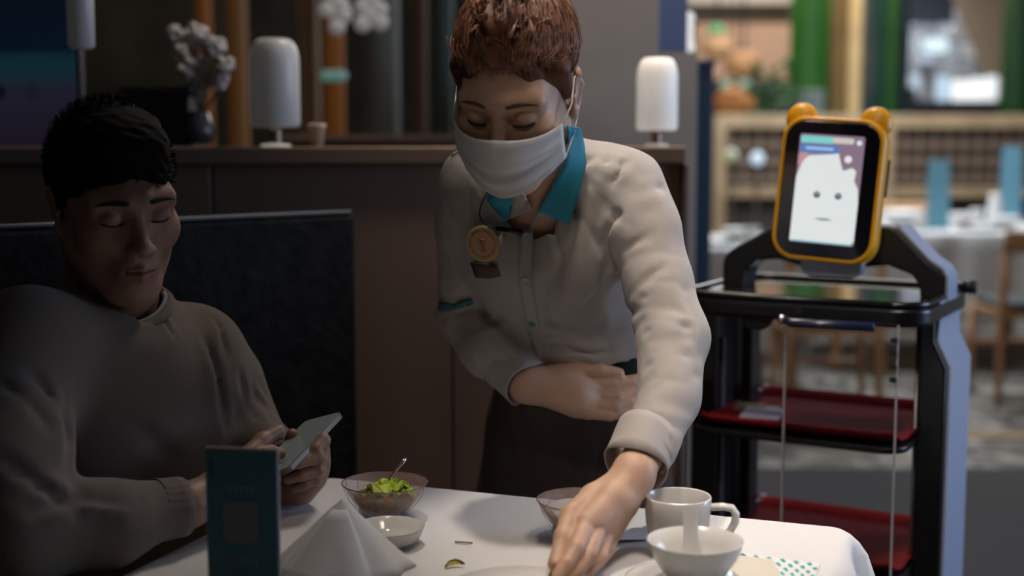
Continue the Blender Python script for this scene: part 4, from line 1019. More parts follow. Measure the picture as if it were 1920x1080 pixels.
# sleeve with turquoise lattice print
cs = [onz(1385, 1037, Z0 + .0010), onz(1538, 1058, Z0 + .0010), onz(1520, 1100, Z0 + .0010), onz(1440, 1100, Z0 + .0010)]
slv = thing('chopstick_sleeve', 'white paper sleeve printed with turquoise lattice at the table corner', 'paper sleeve', tuple(cs[0]))
NX, NY = 12, 6
def bil(u, v_, dz=0): return tuple((1 - u) * (1 - v_) * cs[0] + u * (1 - v_) * cs[1] + u * v_ * cs[2] + (1 - u) * v_ * cs[3] + np.array([0, 0, dz]))
B().add([bil(0, 0), bil(1, 0), bil(1, 1), bil(0, 1)], [(3, 2, 1, 0)]).build('paper', mat('white_paper', (0, 0, 0)), slv, world=True, solid=.0008)
pb = B()
for i in range(NX):
    for j in range(NY):
        u, v_ = (i + .5) / NX, (j + .5) / NY; du, dv = .5 / NX, .5 / NY
        if (i + j) % 2 == 0: pb.add([bil(u - du, v_ - dv * .5, .0007), bil(u + du * .3, v_ - dv, .0007), bil(u + du, v_ + dv * .3, .0007), bil(u - du * .1, v_ + dv * .9, .0007)], [(3, 2, 1, 0)])
pb.build('lattice_print', mat('turquoise_print', (.03, .36, .34), .6), slv, world=True)['kind'] = 'stuff'
# ================================================================== people
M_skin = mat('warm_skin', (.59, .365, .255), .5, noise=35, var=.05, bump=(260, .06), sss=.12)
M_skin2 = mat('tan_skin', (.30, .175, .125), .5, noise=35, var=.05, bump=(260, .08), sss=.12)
def head_field(M, neck_to, female=True):
    f = Field(M)
    f.ell((0, .018, .045), (.0705 if female else .074, .092, .083), .01)
    f.ell((0, -.022, -.022), (.0635, .064, .082), .03)
    f.cone((-.050, -.004, -.050), (-.020, -.052, -.094), .020, .016, .03); f.cone((.050, -.004, -.050), (.020, -.052, -.094), .020, .016, .03)
    f.ell((0, -.062, -.100), (.024, .020, .018), .03)
    for s in (-1, 1):
        f.ell((s * .043, -.056, -.022), (.020, .018, .020), .025)
        f.cone((s * .012, -.079, .024), (s * .046, -.064, .022), .010, .010, .02)
    for s in (-1, 1): f.ell((s * .031, -.092, .004), (.019, .012, .010), .016, op='s')
    for s in (-1, 1):
        f.ell((s * .0305, -.0705, .003), (.0150, .0130, .0120), .004)
        f.cone((s * .018, -.0785, -.0075), (s * .044, -.069, -.0065), .0030, .0025, .006)
    f.cone((0, -.080, .006), (0, -.100, -.030), .0055, .0095, .016)
    f.ell((0, -.101, -.033), (.0105, .0100, .0085), .008)
    for s in (-1, 1):
        f.ell((s * .0115, -.094, -.036), (.0070, .0085, .0065), .006); f.ell((s * .0062, -.099, -.0425), (.0032, .0045, .0028), .002, op='s')
    f.ell((0, -.080, -.063), (.026, .014, .018), .02)
    f.cone((-.019, -.083, -.0645), (0, -.0925, -.0605), .0030, .0045, .005); f.cone((.019, -.083, -.0645), (0, -.0925, -.0605), .0030, .0045, .005)
    f.cone((-.016, -.083, -.0700), (0, -.0915, -.0720), .0035, .0055, .005); f.cone((.016, -.083, -.0700), (0, -.0915, -.0720), .0035, .0055, .005)
    f.cone((-.022, -.088, -.0660), (.022, -.088, -.0660), .0012, .0012, .003, op='s')
    for s in (-1, 1):
        f.cone((s * .072, .004, -.022), (s * .080, .014, .018), .008, .012, .006, flat=((1, .3 * s, 0), .45))
        f.cone((s * .0735, .004, -.026), (s * .073, .000, -.032), .0065, .005, .005)
        f.ell((s * .084, .006, .008), (.0045, .009, .013), .004, op='s')
        f.ell((s * .077, -.006, -.004), (.004, .004, .006), .003)
    f.cone((0, .026, -.040), f_local(M, neck_to), .050 if female else .058, .050 if female else .062, .025)
    return f
def f_local(M, p): return tuple(M.inverted() @ Vector(p))
def head_matrix(c, yaw, pitch, roll):
    return Matrix.Translation(Vector(c)) @ Euler((0, 0, R(yaw))).to_matrix().to_4x4() @ Euler((R(pitch), 0, 0)).to_matrix().to_4x4() @ Euler((0, R(roll), 0)).to_matrix().to_4x4()
def face_pt(f, x, z, off=0.0):
    ys = np.linspace(-.16, .05, 420); P = np.array([list(f.M @ Vector((x, y, z))) for y in ys]); D = f.ev(P, False) - off
    return tuple(P[np.argmax(D < 0)])
def join_meshes(name, parts, material, parent):
    V, Q, n = [], [], 0
    for v, q in parts: V.append(v); Q.append(q + n); n += len(v)
    o = raw(name, tolocal(np.concatenate(V), parent), np.concatenate(Q), material); o.parent = parent; return o
def bbox(pts, pad):
    P = np.array(pts); return P.min(0) - pad, P.max(0) + pad
def A3(l): return [at(*p) for p in l]
def hand_field(wrist, fingers, thumb, elbow_dir, rw=.024, rf=.0098, palm=.0145, scale=1.0, nrmdir=None):
    f = Field(); wv = np.asarray(wrist, float)
    fl = (nrmdir, .72) if nrmdir is not None else None
    f.cone(wv + np.asarray(elbow_dir) * .11, wv, rw * 1.12, rw, .01, fl)
    for i, ch in enumerate(fingers):
        f.cone(wv, ch[0], rw * .72, palm * (1 - .06 * i), .016)
    for i in range(len(fingers) - 1): f.cone((wv + fingers[i][0]) / 2, (wv + fingers[i + 1][0]) / 2, palm, palm, .012)
    for i, ch in enumerate(fingers):
        s_ = (1.0, 1.04, .98, .86)[i] if len(fingers) == 4 else 1
        r = [rf * 1.12 * s_, rf * s_, rf * .87 * s_, rf * .74 * s_]
        f.chain(ch, r[:len(ch)], .0022)
    f.chain([wv + (thumb[0] - wv) * .35] + list(thumb), [.017, .0155, .0125, .0105, .0088][:len(thumb) + 1], .006)
    return f
def nails(f, root, tips, mats_, r=.0058, toward=None):
    for a, b in tips:
        a = Vector(a); b = Vector(b); d = (b - a).normalized(); v = (Vector(CAM) - b).normalized() if toward is None else Vector(toward)
        n = (v - d * v.dot(d)).normalized(); s_ = d.cross(n)
        rows = []
        for j in range(6):
            t = -1 + 2 * j / 5; row = []
            for i in range(7):
                u = -1 + i / 3; w_ = r * math.sqrt(max(.05, 1 - (t * .8) ** 2)); row.append(tuple(b - d * .003 + d * t * r * 1.1 + s_ * u * w_ + n * (r * 1.22 - .28 * r * u * u - .12 * r * t * t)))
            rows.append(row)
        B().grid(rows).build('fingernail', mats_, root, world=True, smooth=True, solid=.0004)

# ------------------------------------------------------------------ the waitress
WR = thing('person', 'waitress in a white face mask and grey shirt leaning over the table', 'person', (.10, 2.14, 0))
HM = head_matrix(at(970, 170, 1.765), -19, 30, 3)
neck_base = at(1012, 345, 1.905)
hf = head_field(HM, neck_base)
SL = at(872, 330, 1.955); SR = at(1190, 342, 1.905)
EL = at(852, 598, 2.07); WL = at(1000, 716, 1.985)
wl = at(988, 720, 1.982)
ER = at(1275, 640, 1.80); WRR = at(1188, 888, 1.615)
WAI = at(1090, 655, 2.105)
# shirt without creases first: used to lay the buttons, badge and collar on it
def shirt_base():
    f = Field()
    f.cone(SL + np.array([.022, 0, -.012]), SR + np.array([-.022, 0, -.012]), .050, .054, .03)
    f.cone(at(925, 345, 1.945), at(985, 325, 1.925), .044, .044, .04); f.cone(at(1130, 335, 1.92), at(1060, 315, 1.91), .046, .044, .04)
    f.cone(at(950, 430, 1.995), at(1118, 430, 1.965), .090, .092, .06)
    f.ell(at(965, 470, 1.935), (.050, .045, .050), .05); f.ell(at(1090, 480, 1.915), (.052, .045, .050), .05)
    f.cone(at(1010, 500, 2.03), at(1010, 500, 2.03) + np.array([.06, 0, 0]), .098, .098, .06)
    f.cone(at(1040, 590, 2.085), at(1118, 590, 2.075), .096, .098, .06, ((0, 1, 0), .92))
    f.cone(at(1048, 628, 2.10), at(1125, 622, 2.095), .100, .100, .05, ((0, 1, 0), .92))
    return f
def sleeves(f):
    f.chain([SL + np.array([.012, .0, -.008]), at(876, 420, 1.985), at(876, 520, 2.04), EL + np.array([.014, 0, .004]), at(918, 655, 2.02), WL - nrm(WL - EL) * .030], [.048, .047, .043, .043, .044, .037], .014)
    f.chain([SR + np.array([-.010, 0, -.004]), at(1208, 430, 1.875), at(1234, 530, 1.84), ER + np.array([-.010, 0, .006]), at(1252, 750, 1.735), at(1216, 842, 1.668)], [.051, .050, .047, .048, .042, .038], .014)
    return f
fb_ = sleeves(shirt_base())
# creases, as picture segments laid on the cloth
cre = [((1135, 452), (1158, 405), .010, .010), ((1158, 405), (1238, 352), .011, .013), ((1150, 500), (1138, 455), .010, .006), ((1185, 385), (1235, 372), .012, -.007),
       ((1100, 300), (1060, 470), .012, .006), ((1075, 430), (1040, 560), .012, .0055), ((1110, 360), (1075, 520), .011, -.005), ((1060, 330), (1112, 300), .009, .005), ((1130, 300), (1100, 340), .009, .005), ((1150, 320), (1178, 300), .008, .005),
       ((1000, 470), (985, 560), .013, .004), ((1020, 480), (1012, 600), .010, -.003),
       ((1175, 470), (1215, 440), .010, .006), ((1245, 500), (1205, 530), .010, .006), ((1200, 560), (1290, 545), .009, .008), ((1205, 590), (1285, 600), .009, -.008), ((1210, 625), (1300, 612), .009, .009), ((1215, 655), (1300, 650), .010, -.008), ((1210, 690), (1290, 668), .009, .008), ((1220, 735), (1310, 705), .010, .007), ((1235, 775), (1300, 790), .009, -.006), ((1195, 790), (1245, 775), .008, .006), ((1240, 800), (1262, 840), .008, .006), ((1275, 560), (1310, 650), .010, -.005),
       ((838, 385), (862, 440), .007, .008), ((838, 470), (880, 520), .009, .008), ((830, 540), (900, 530), .008, .008), ((835, 572), (905, 556), .007, -.007), ((825, 600), (890, 578), .008, .009), ((880, 620), (935, 600), .009, .007), ((870, 660), (930, 690), .010, .006), ((915, 640), (950, 680), .009, -.005),
       ((900, 560), (960, 610), .010, .006), ((1000, 640), (1140, 662), .010, .006), ((1120, 610), (1200, 580), .010, .006), ((1005, 610), (1080, 625), .010, -.004), ((985, 600), (1010, 660), .010, .006),
       ((905, 330), (930, 440), .010, .004), ((880, 300), (905, 360), .008, .004)]
cre += [((1122, 330), (1142, 302), .008, .008), ((1150, 345), (1172, 312), .009, .009), ((1175, 352), (1200, 325), .008, .006)]
segs = [(fb_.cast(*a), fb_.cast(*b), w_ * 1.15, d_ * (.6 if a[0] > 1115 and a[1] < 470 else 1) * (1.35 if 900 < a[0] < 1165 and a[1] < 660 else .70)) for a, b, w_, d_ in cre]
fold_fn = folds(segs); wob1 = wobble(24, .0016, 3); wob2 = wobble(62, .0006, 5)
wr1 = wrinkles(ER - SR, 105, .0040, 41, (ER + WRR) / 2, .20); wr2_ = wrinkles(EL - SL + np.array([.1, 0, 0]), 150, .0060, 43, EL, .16); wr3 = wrinkles((.85, .1, .50), 80, .0125, 47, at(1050, 510, 1.95), .14)
fs = sleeves(shirt_base())
fs.disp = lambda P: fold_fn(P) + wob1(P) + wob2(P) + wr1(P) + wr2_(P) + wr3(P)
# neck opening, cuffs opened, hem
fs.cone(hf.M @ Vector((0, .02, -.05)), neck_base + np.array([0, .01, -.03]), .060, .057, .006, op='s')
fs.cone(at(1000, 335, 1.83), at(998, 405, 1.862), .030, .004, .006, op='s')
cuffL = WL + (EL - WL) * .16; dL = nrm(WL - EL)
fs.half(cuffL + dL * .030, dL, .002) if False else None
dR = nrm(WRR - ER); cR = at(1190, 876, 1.640)
fs.ops.append(('s', 'c', cR - dR * .045, cR + dR * .10, .030, .045, .003, None))
fT = shirt_base()
def axd(P):
    ab = WL - EL; t = np.clip((P - EL) @ ab / (ab @ ab), 0, 1); return np.linalg.norm(P - EL - t[:, None] * ab, axis=1)
V, Q = fs.mesh((-.22, 1.5, .74), (.42, 2.32, 1.36), .0040)
# trim the shirt at the hem plane and the two cuffs by dropping faces
def cut(V, Q, tests):
    m = np.ones(len(V), bool)
    for t in tests: m &= ~t(V)
    Qk = Q[m[Q].all(1)]; used = np.unique(Qk); mp = np.full(len(V), -1); mp[used] = np.arange(len(used))
    return V[used], mp[Qk]
hem = at(1080, 672, 2.0)[2]
tests = [lambda V: (V[:, 2] < hem - .008 + .006 * np.sin(V[:, 0] * 40)) & (axd(V) > .060) & (V[:, 0] > -.06) & (V[:, 0] < .24) & (V[:, 1] > 1.90)]
V, Q = cut(V, Q, tests)
M_shirt = mat('grey_shirt_cotton', (.40, .365, .335), .8, bump=(900, .12), sheen=.15)
shirt = raw('shirt', tolocal(V, WR), Q, M_shirt); shirt.parent = WR
def cuff(c, d, r0, r1, L_, name, m, root, up=(0, 0, 1), ell=1.0, n=72, slit=.0):
    M = Matrix((Vector(np.cross(nrm(np.cross(up, d)), d)), Vector(nrm(np.cross(up, d))), Vector(d))).transposed(); rows = []
    for k, (t, rr_) in enumerate(((-1, r0 * .98), (-.8, r0), (-.5, r0 * 1.0), (-.2, (r0 + r1) / 2), (0, r1))):
        rows.append([tuple(Vector(c) + M @ Vector((math.cos(a) * rr_ * ell * (1 + .035 * math.sin(3 * a + t * 2)), math.sin(a) * rr_ * (1 + .03 * math.sin(2 * a + 1)), t * L_ + (.006 * math.sin(2 * a + 2.0) if t == 0 else 0)))) for a in [2 * math.pi * i / n for i in range(n)]])
    return B().grid(rows, True).build(name, m, root, world=True, smooth=True, solid=.0018)
cuff(cR, dR, .0395, .0415, .062, 'cuff', M_shirt, WR)
cuff(wl - dL * .004, dL, .0355, .0385, .055, 'cuff', M_shirt, WR)
# skirt, waistband, belt
fk = Field()
fk.cone(at(1050, 665, 2.115), at(1128, 660, 2.11), .094, .096, .03, ((0, 1, 0), .9))
fk.cone(at(1050, 790, 2.16), at(1110, 790, 2.15), .118, .120, .06, ((0, 1, 0), .85))
fk.cone(at(1042, 900, 2.19), at(1118, 900, 2.18), .122, .122, .06, ((0, 1, 0), .85))
fk.cone((.045, 2.20, .55), (.155, 2.20, .55), .118, .118, .08, ((0, 1, 0), .85))
fk.half((0, 0, at(1080, 668, 2.0)[2] + .012), (0, 0, 1)); fk.half((0, 0, .46), (0, 0, -1))
kseg = [((960, 720), (1000, 880), .014, .004), ((1040, 800), (1060, 915), .014, -.004), ((1130, 800), (1120, 915), .016, .004), ((930, 760), (1100, 860), .02, .004)]
kf = folds([(fk.cast(*a), fk.cast(*b), w_, d_) for a, b, w_, d_ in kseg]); kw = wobble(20, .0022, 9); fk.disp = lambda P: kf(P) + kw(P)
fk.build('apron_skirt', (-.16, 1.95, .40), (.40, 2.40, 1.02), .006, mat('dark_brown_apron', (.080, .054, .041), .85, bump=(500, .15)), WR)
fw = Field(); fw.cone(at(1050, 690, 2.11), at(1128, 686, 2.105), .1015, .1035, .02, ((0, 1, 0), .92)); zc_ = at(1080, 690, 2.0)[2]
fw.half((0, 0, zc_ + .030), (0, 0, 1), .002); fw.half((0, 0, zc_ - .026), (0, 0, -1), .002)
fw.build('waistband', (-.12, 1.9, .8), (.34, 2.3, 1.0), .004, mat('black_waistband', (.008, .008, .009), .7), WR)
# legs and shoes (under the table)
ft = Field()
for x in (.045, .155): ft.chain([(x, 2.20, .55), (x, 2.20, .46), (x - .002, 2.22, .09)], [.062, .052, .036], .01)
ft.build('tights', (-.06, 2.1, .05), (.26, 2.3, .60), .006, mat('dark_tights', (.02, .017, .016), .7), WR)
for x in (.043, .153):
    fo = Field(); fo.cone((x, 2.235, .035), (x, 2.06, .022), .034, .026, .01, ((0, 0, 1), .8)); fo.ell((x, 2.23, .06), (.036, .045, .045), .01); fo.half((0, 0, .0), (0, 0, -1), .001)
    fo.build('shoe', (x - .06, 1.99, -.01), (x + .06, 2.32, .13), .004, mat('black_leather', (.012, .012, .012), .3), WR)
# body: head, neck, chest, arms and hands
thumbR = A3([(1112, 932, 1.585), (1070, 966, 1.553), (1056, 1008, 1.52), (1041, 1058, 1.488)])
fingR = [A3([(1100, 982, 1.538), (1080, 1028, 1.492), (1062, 1056, 1.475), (1044, 1082, 1.463)]),
         A3([(1122, 988, 1.548), (1104, 1040, 1.502), (1083, 1068, 1.484), (1062, 1090, 1.472)]),
         A3([(1139, 994, 1.563), (1124, 1043, 1.523), (1103, 1068, 1.506), (1080, 1088, 1.496)]),
         A3([(1150, 998, 1.580), (1139, 1032, 1.552), (1122, 1055, 1.538), (1102, 1072, 1.530)])]
hR = hand_field(WRR, fingR, thumbR, nrm(at(1235, 800, 1.70) - WRR), rw=.0245)
hR.ell(at(1205, 905, 1.605), (.009, .009, .009), .012)
def bel(px, py, lift=.013):
    p1 = fk.cast(px, py); p2 = fw.cast(px, py); y = min(p1[1], p2[1]) - lift; return at(px, py, y)
wl = at(988, 720, 1.982)
fingL = [[bel(1108, 724, .017), bel(1150, 722, .016), bel(1182, 715, .013), bel(1206, 707, .011)],
         [bel(1114, 742, .019), bel(1156, 745, .018), bel(1186, 737, .014), bel(1208, 728, .012)],
         [bel(1114, 759, .018), bel(1154, 764, .017), bel(1180, 758, .014), bel(1198, 752, .012)],
         [bel(1104, 773, .016), bel(1142, 778, .015), bel(1166, 775, .013), bel(1184, 770, .012)]]
thumbL = [bel(1040, 708, .022), bel(1080, 694, .019), bel(1124, 694, .017), bel(1160, 700, .014)]
hL = hand_field(wl, fingL, thumbL, nrm(EL - wl), rw=.0225, palm=.0125, rf=.0110)
hL.cone(wl, bel(1078, 738, .024), .0215, .0225, .02); hL.cone(bel(1060, 722, .024), bel(1080, 752, .022), .020, .019, .02); hL.cone(wl, bel(1050, 712, .022), .020, .016, .02)
core = Field()   # the trunk under the clothes, joined to neck, arms and legs
core.cone(SL + np.array([.03, 0, -.02]), SR + np.array([-.03, 0, -.02]), .042, .042, .03); core.cone(at(960, 430, 2.0), at(1110, 430, 1.975), .070, .070, .05)
core.cone(at(1050, 600, 2.09), at(1110, 600, 2.085), .078, .078, .05, ((0, 1, 0), .9)); core.cone(neck_base, at(1020, 400, 1.96), .048, .07, .04)
core.cone(at(1050, 780, 2.16), at(1110, 780, 2.15), .095, .095, .06, ((0, 1, 0), .85))
core.chain([SL + np.array([.02, 0, -.01]), EL + np.array([.014, 0, .004]), wl - nrm(wl - EL) * .03], [.034, .028, .022], .01); core.chain([SR + np.array([-.02, 0, -.01]), at(1234, 530, 1.84), ER + np.array([-.010, 0, .006]), at(1252, 750, 1.735), WRR - dR * .05], [.034, .030, .030, .027, .024], .01)
for x in (.05, .15): core.chain([(x, 2.17, .75), (x, 2.20, .50), (x, 2.22, .09)], [.07, .045, .03], .02)
hc_ = np.array(HM.translation)
lo, hi = hc_ - .15, hc_ + .15; lo[2] = 1.05
parts = [hf.mesh(lo, np.maximum(hi, neck_base + .07), .0022), core.mesh((-.18, 1.6, .05), (.36, 2.34, 1.28), .010)]
lo, hi = bbox([WRR - dR * .10] + [p for c in fingR for p in c] + thumbR, .03); parts.append(hR.mesh(lo, hi, .0018))
lo, hi = bbox([wl + nrm(EL - wl) * .10] + [p for c in fingL for p in c] + thumbL, .035); parts.append(hL.mesh(lo, hi, .0018))
body = join_meshes('body', parts, M_skin, WR)
M_nail = mat('fingernail', (.62, .40, .33), .3)
nails(hL, WR, [(thumbL[2], thumbL[3])], M_nail, .0060)
# face details
M_brow = mat('dark_brow', (.10, .058, .042), .9); M_lash = mat('dark_lash', (.02, .012, .010), .6)
def brow(f, s, z0, root, m, lift=.0012, w0=.0028, x0=.014, x1=.052):
    pts = [face_pt(f, s * (x0 + (x1 - x0) * t), z0 + .0045 * math.sin(t * 2.4 + .35) - .0035 * t, lift) for t in np.linspace(0, 1, 9)]
    B().tube(pts, [w0 * .7, w0, w0 * 1.05, w0, w0 * .9, w0 * .8, w0 * .6, w0 * .4, w0 * .15], 8, flat=.45, side=f.M.to_3x3() @ Vector((0, 0, 1))).build('eyebrow', m, root, world=True, smooth=True)
def lashes(f, s, root, m, z=-.0045, w=.0009, droop=.003):
    pts = [face_pt(f, s * x, z - droop * math.sin(math.pi * t) + .001 * t, .0006) for t, x in zip(np.linspace(0, 1, 11), np.linspace(.017, .0455, 11))]
    B().tube(pts, [w * .4] + [w * 1.1] * 8 + [w, w * .3], 6).build('eyelashes', m, root, world=True, smooth=True)
    pts = [face_pt(f, s * x, .0105 + .0025 * math.sin(math.pi * t), .0001) for t, x in zip(np.linspace(0, 1, 9), np.linspace(.019, .044, 9))]
    B().tube(pts, [.0002] + [.0005] * 7 + [.0002], 6).build('eyelid_crease', mat('lid_crease', (.28, .15, .10), .7), root, world=True, smooth=True)
for s in (-1, 1): brow(hf, s, .0225, WR, M_brow, w0=.0030, lift=.0004); lashes(hf, s, WR, M_lash, w=.0017)
# ---- mask
def mask_pt(s, t):
    x = s * .0745; yf = -.110 + .054 * abs(s) ** 1.75
    bulge = .010 * math.exp(-((t - .30) / .22) ** 2) * (1 - abs(s)) - .012 * max(0, t - .45) * (1 - abs(s))
    top = -.010 - .018 * abs(s) ** 1.3 + .014 * abs(s) ** 4; bot = -.101 + .036 * abs(s) ** 1.7
    z = top + (bot - top) * t
    pleat = .0018 * math.sin(t * 19) * min(1, (1 - abs(s)) * 4 + .25)
    y = yf - bulge - pleat + (.010 * (t - .5) ** 2 if abs(s) > .8 else 0)
    return tuple(HM @ Vector((x, y, z)))
M_mask = mat('white_mask_fabric', (.74, .73, .72), .85, bump=(500, .08))
rows = [[mask_pt(-1 + i / 20, j / 24) for i in range(41)] for j in range(25)]
mk = B().grid(rows).build('face_mask', M_mask, WR, world=True, smooth=True, solid=.0012)
for s in (-1, 1):
    ea_ = HM @ Vector((s * .079, .016, .020)); eb_ = HM @ Vector((s * .078, .020, -.022))
    p0 = Vector(mask_pt(s, .03)); p1 = Vector(mask_pt(s, .95))
    B().tube([p0, HM @ Vector((s * .079, -.022, -.004)), HM @ Vector((s * .079, .0, .022)), ea_, HM @ Vector((s * .083, .026, .0)), eb_, HM @ Vector((s * .076, -.012, -.050)), p1], .0013, 8).build('ear_loop', M_mask, WR, world=True, smooth=True)
    q = [mask_pt(s * a, 0.5) for a in (.97,)]
# ---- hair
def hair_shape(M, rx, ry, rz, cy, cz, disp, female):
    f = Field(M); f.ell((0, cy, cz), (rx, ry, rz), .01)
    if female:
        f.ell((0, .072, .116), (.034, .034, .036), .020); f.ell((0, -.024, .112), (.036, .038, .024), .03)
        for s in (-1, 1): f.cone((s * .066, -.020, .045), (s * .070, -.008, .004), .014, .008, .02)
        f.ell((0, -.110, -.010), (.0690, .078, .089), .006, op='s'); f.ell((0, -.03, -.095), (.12, .085, .085), .010, op='s')
        f.ell((0, .06, -.11), (.09, .06, .07), .02, op='s')
        for s in (-1, 1): f.ell((s * .090, .010, -.006), (.018, .022, .026), .008, op='s')
    else:
        f.ell((0, -.040, .096), (.050, .045, .030), .03)
        f.ell((0, -.118, -.016), (.072, .070, .083), .006, op='s'); f.ell((0, -.05, -.085), (.12, .10, .085), .010, op='s'); f.ell((0, .06, -.13), (.1, .08, .07), .01, op='s')
        for s in (-1, 1): f.ell((s * .088, .006, -.010), (.020, .026, .034), .006, op='s')
    f.disp = disp; return f
Mi = np.array(HM.inverted())
def hair_disp(P):
    L = P @ Mi[:3, :3].T + Mi[:3, 3]; x, y, z = L[:, 0], L[:, 1] - .035, L[:, 2]
    ph = np.arctan2(x, -y); n1 = np.sin(z * 55 + 2 * np.sin(ph * 3)); n2 = np.sin(z * 31 + ph * 5 + 1)
    fade = np.clip((z - .055) / .05, .12, 1); return fade * (.0014 * np.sin(ph * 17 + 1.6 * n1) + .0012 * np.abs(np.sin(ph * 29 + 2.2 * n2)) + .0030 * np.sin(ph * 6 + n1 * 1.3 + 2) * np.sin(z * 40 + ph * 2))
M_hair = mat('brown_hair', (.11, .038, .017), .5, noise=160, var=.5, spec=.35, stretch=(1, 1, .15))
M_hair2 = mat('copper_hair_strands', (.26, .12, .07), .36, spec=.6, noise=70, var=.6)
hs = hair_shape(HM, .0730, .098, .088, .020, .047, hair_disp, True)
hp = [hs.mesh(hc_ - .17, hc_ + np.array([.17, .2, .24]), .0024)]
def strand_tubes(M, n, start, end, base_r, lift, r0, seed, sway=.5, seg=12):
    rr = np.random.default_rng(seed); b = B()
    for k in range(n):
        s_, e_ = start(rr), end(rr); l = lift(rr); pts = []; tw = rr.normal() * sway; c0 = np.array([0, .02, .05])
        for t in np.linspace(0, 1, seg):
            d = nrm(s_ - c0) * (1 - t) + nrm(e_ - c0) * t; d = nrm(d + np.array([math.sin(t * 6 + tw * 5), 0, 0]) * .045 * tw)
            q = d / np.array(base_r); rad = 1 / np.linalg.norm(q)
            rad2 = rad * (1 - t ** 4) + np.linalg.norm(e_ - c0) * t ** 4 if t > .7 else rad
            pts.append(tuple(M @ Vector(c0 + d * (rad2 + l * math.sin(math.pi * min(1, t * 1.1)) + .0012 * math.sin(t * 21 + k)))))
        b.tube(pts, [r0 * (1 - .6 * abs(2 * t - 1) ** 3) for t in np.linspace(0, 1, seg)], 4)
    return b
def st_w(rr):
    a = rr.uniform(-1, 1) * 1.9; j = rr.normal(size=3) * np.array([.002, .003, .0045]); return st_w0(a) + j
def st_w0(a):
    if abs(a) < .75: return np.array([.066 * math.sin(a) / math.sin(.75) * .8, -.076, .072 - .012 * abs(a)])
    s = 1 if a > 0 else -1; t = (abs(a) - .75) / 1.15
    return np.array([s * (.060 + .022 * min(1, 2 * t)), -.055 + .11 * t, .055 - .05 * min(1, 2 * t) + .01])
strands = strand_tubes(HM, 1700, st_w, lambda rr: np.array([rr.normal() * .012, .058 + rr.normal() * .010, .124 + rr.normal() * .008]), (.0738, .0985, .0885), lambda rr: abs(rr.normal()) * .0035 + .0003, .0006, 11)
# loose wisps at the hairline and temples, curls of the messy front
rr = np.random.default_rng(21)
for k in range(38):
    a = rr.uniform(-1.7, 1.7); p = np.array([.076 * math.sin(a), -.078 * math.cos(a) + .005, .058 + .018 * math.cos(a)]) ; pts = [HM @ Vector(p)]
    d = nrm([math.sin(a) + rr.normal() * .6, -math.cos(a) * .9, rr.normal() * .9 + 1.0])
    for q in range(6):
        p = p + d * .0042; d = nrm(d + rr.normal(size=3) * .22 + np.array([0, .35, .12])); pts.append(HM @ Vector(p))
    strands.tube(pts, [.0005, .0005, .0005, .0004, .0004, .0003, .0002], 4)
for k in range(70):   # raised curls on top
    a = rr.uniform(-1.1, 1.1); h0 = rr.uniform(.35, .95); c = np.array([.07 * math.sin(a) * h0, -.075 * math.cos(a) * h0 + .01, .05 + .099 * math.sqrt(max(0, 1 - h0 * h0 * .8))]); pts = []
    ax = nrm(np.array([1, 0, 0]) + rr.normal(size=3) * .5); ux = nrm(np.cross(ax, rr.normal(size=3))); vx = np.cross(ax, ux); R0 = rr.uniform(.010, .018)
    for q in range(10):
        t = q / 9 * 2.6; pts.append(HM @ Vector(c + ux * math.cos(t) * R0 + vx * math.sin(t) * R0 * .5 + nrm(c - np.array([0, .02, .047])) * -.002))
    for m_ in range(7): off = Vector(rr.normal(size=3) * .0016); strands.tube([p + off * (1 + .4 * math.sin(i_)) for i_, p in enumerate(pts)], [.0003] + [.0006] * 8 + [.0002], 4)
hair = hs_obj = join_meshes('hair', hp, M_hair, WR)
st = strands.build('hair_strands', M_hair2, hair, smooth=True, world=False); 
st.data.transform(Matrix(W(WR)).inverted()); st['kind'] = 'stuff'
bt = HM @ Vector((.0, .035, .150))
tc_ = Matrix.Translation((0, .062, .108)) @ Euler((R(-42), 0, 0)).to_matrix().to_4x4()
rows = [[tuple(HM @ tc_ @ Vector((.030 * math.cos(a) * r_, .030 * math.sin(a) * r_, z))) for a in [2 * math.pi * i / 30 for i in range(30)]] for r_, z in ((1.0, -.004), (1.12, 0), (1.12, .006), (1.0, .010))]
B().grid(rows, True).build('hair_tie', mat('black_hair_tie', (.01, .01, .01), .6), WR, world=True, smooth=True)
# ---- collar (teal), placket, buttons, badge, microphone
def lay(px, py, off): return tuple(fs_c.cast(px, py, off))
fs_c = sleeves(shirt_base()); fs_c.ops += hf.ops
M_teal = mat('teal_collar', (.03, .30, .42), .75, bump=(700, .1))
def resample(pl, n):
    P = np.array(pl, float); d = np.r_[0, np.cumsum(np.linalg.norm(np.diff(P, axis=0), axis=1))]; t = np.linspace(0, d[-1], n)
    return np.column_stack([np.interp(t, d, P[:, i]) for i in range(P.shape[1])])
def strip(name, inner, outer, off, m, n=16, mcol=7, parent=None, solid=.0016):
    I = resample(inner, n); O = resample(outer, n); rows = []
    for i in range(n):
        row = []
        for j in range(mcol):
            q = I[i] * (1 - j / (mcol - 1)) + O[i] * j / (mcol - 1); row.append(lay(q[0], q[1], off))
        rows.append(row)
    P = np.array(rows)
    for _ in range(6):   # relax depth so the cloth hangs smoothly
        P[1:-1, 1:-1, 1] = .5 * P[1:-1, 1:-1, 1] + .125 * (P[:-2, 1:-1, 1] + P[2:, 1:-1, 1] + P[1:-1, :-2, 1] + P[1:-1, 2:, 1])
    return B().grid([[tuple(c) for c in r_] for r_ in P]).build(name, m, parent or WR, world=True, smooth=True, solid=solid)
strip('collar', [(1064, 236), (1066, 270), (1058, 310), (1036, 350), (1008, 396)], [(1088, 240), (1096, 275), (1098, 310), (1086, 365), (1066, 421)], .008, M_teal)
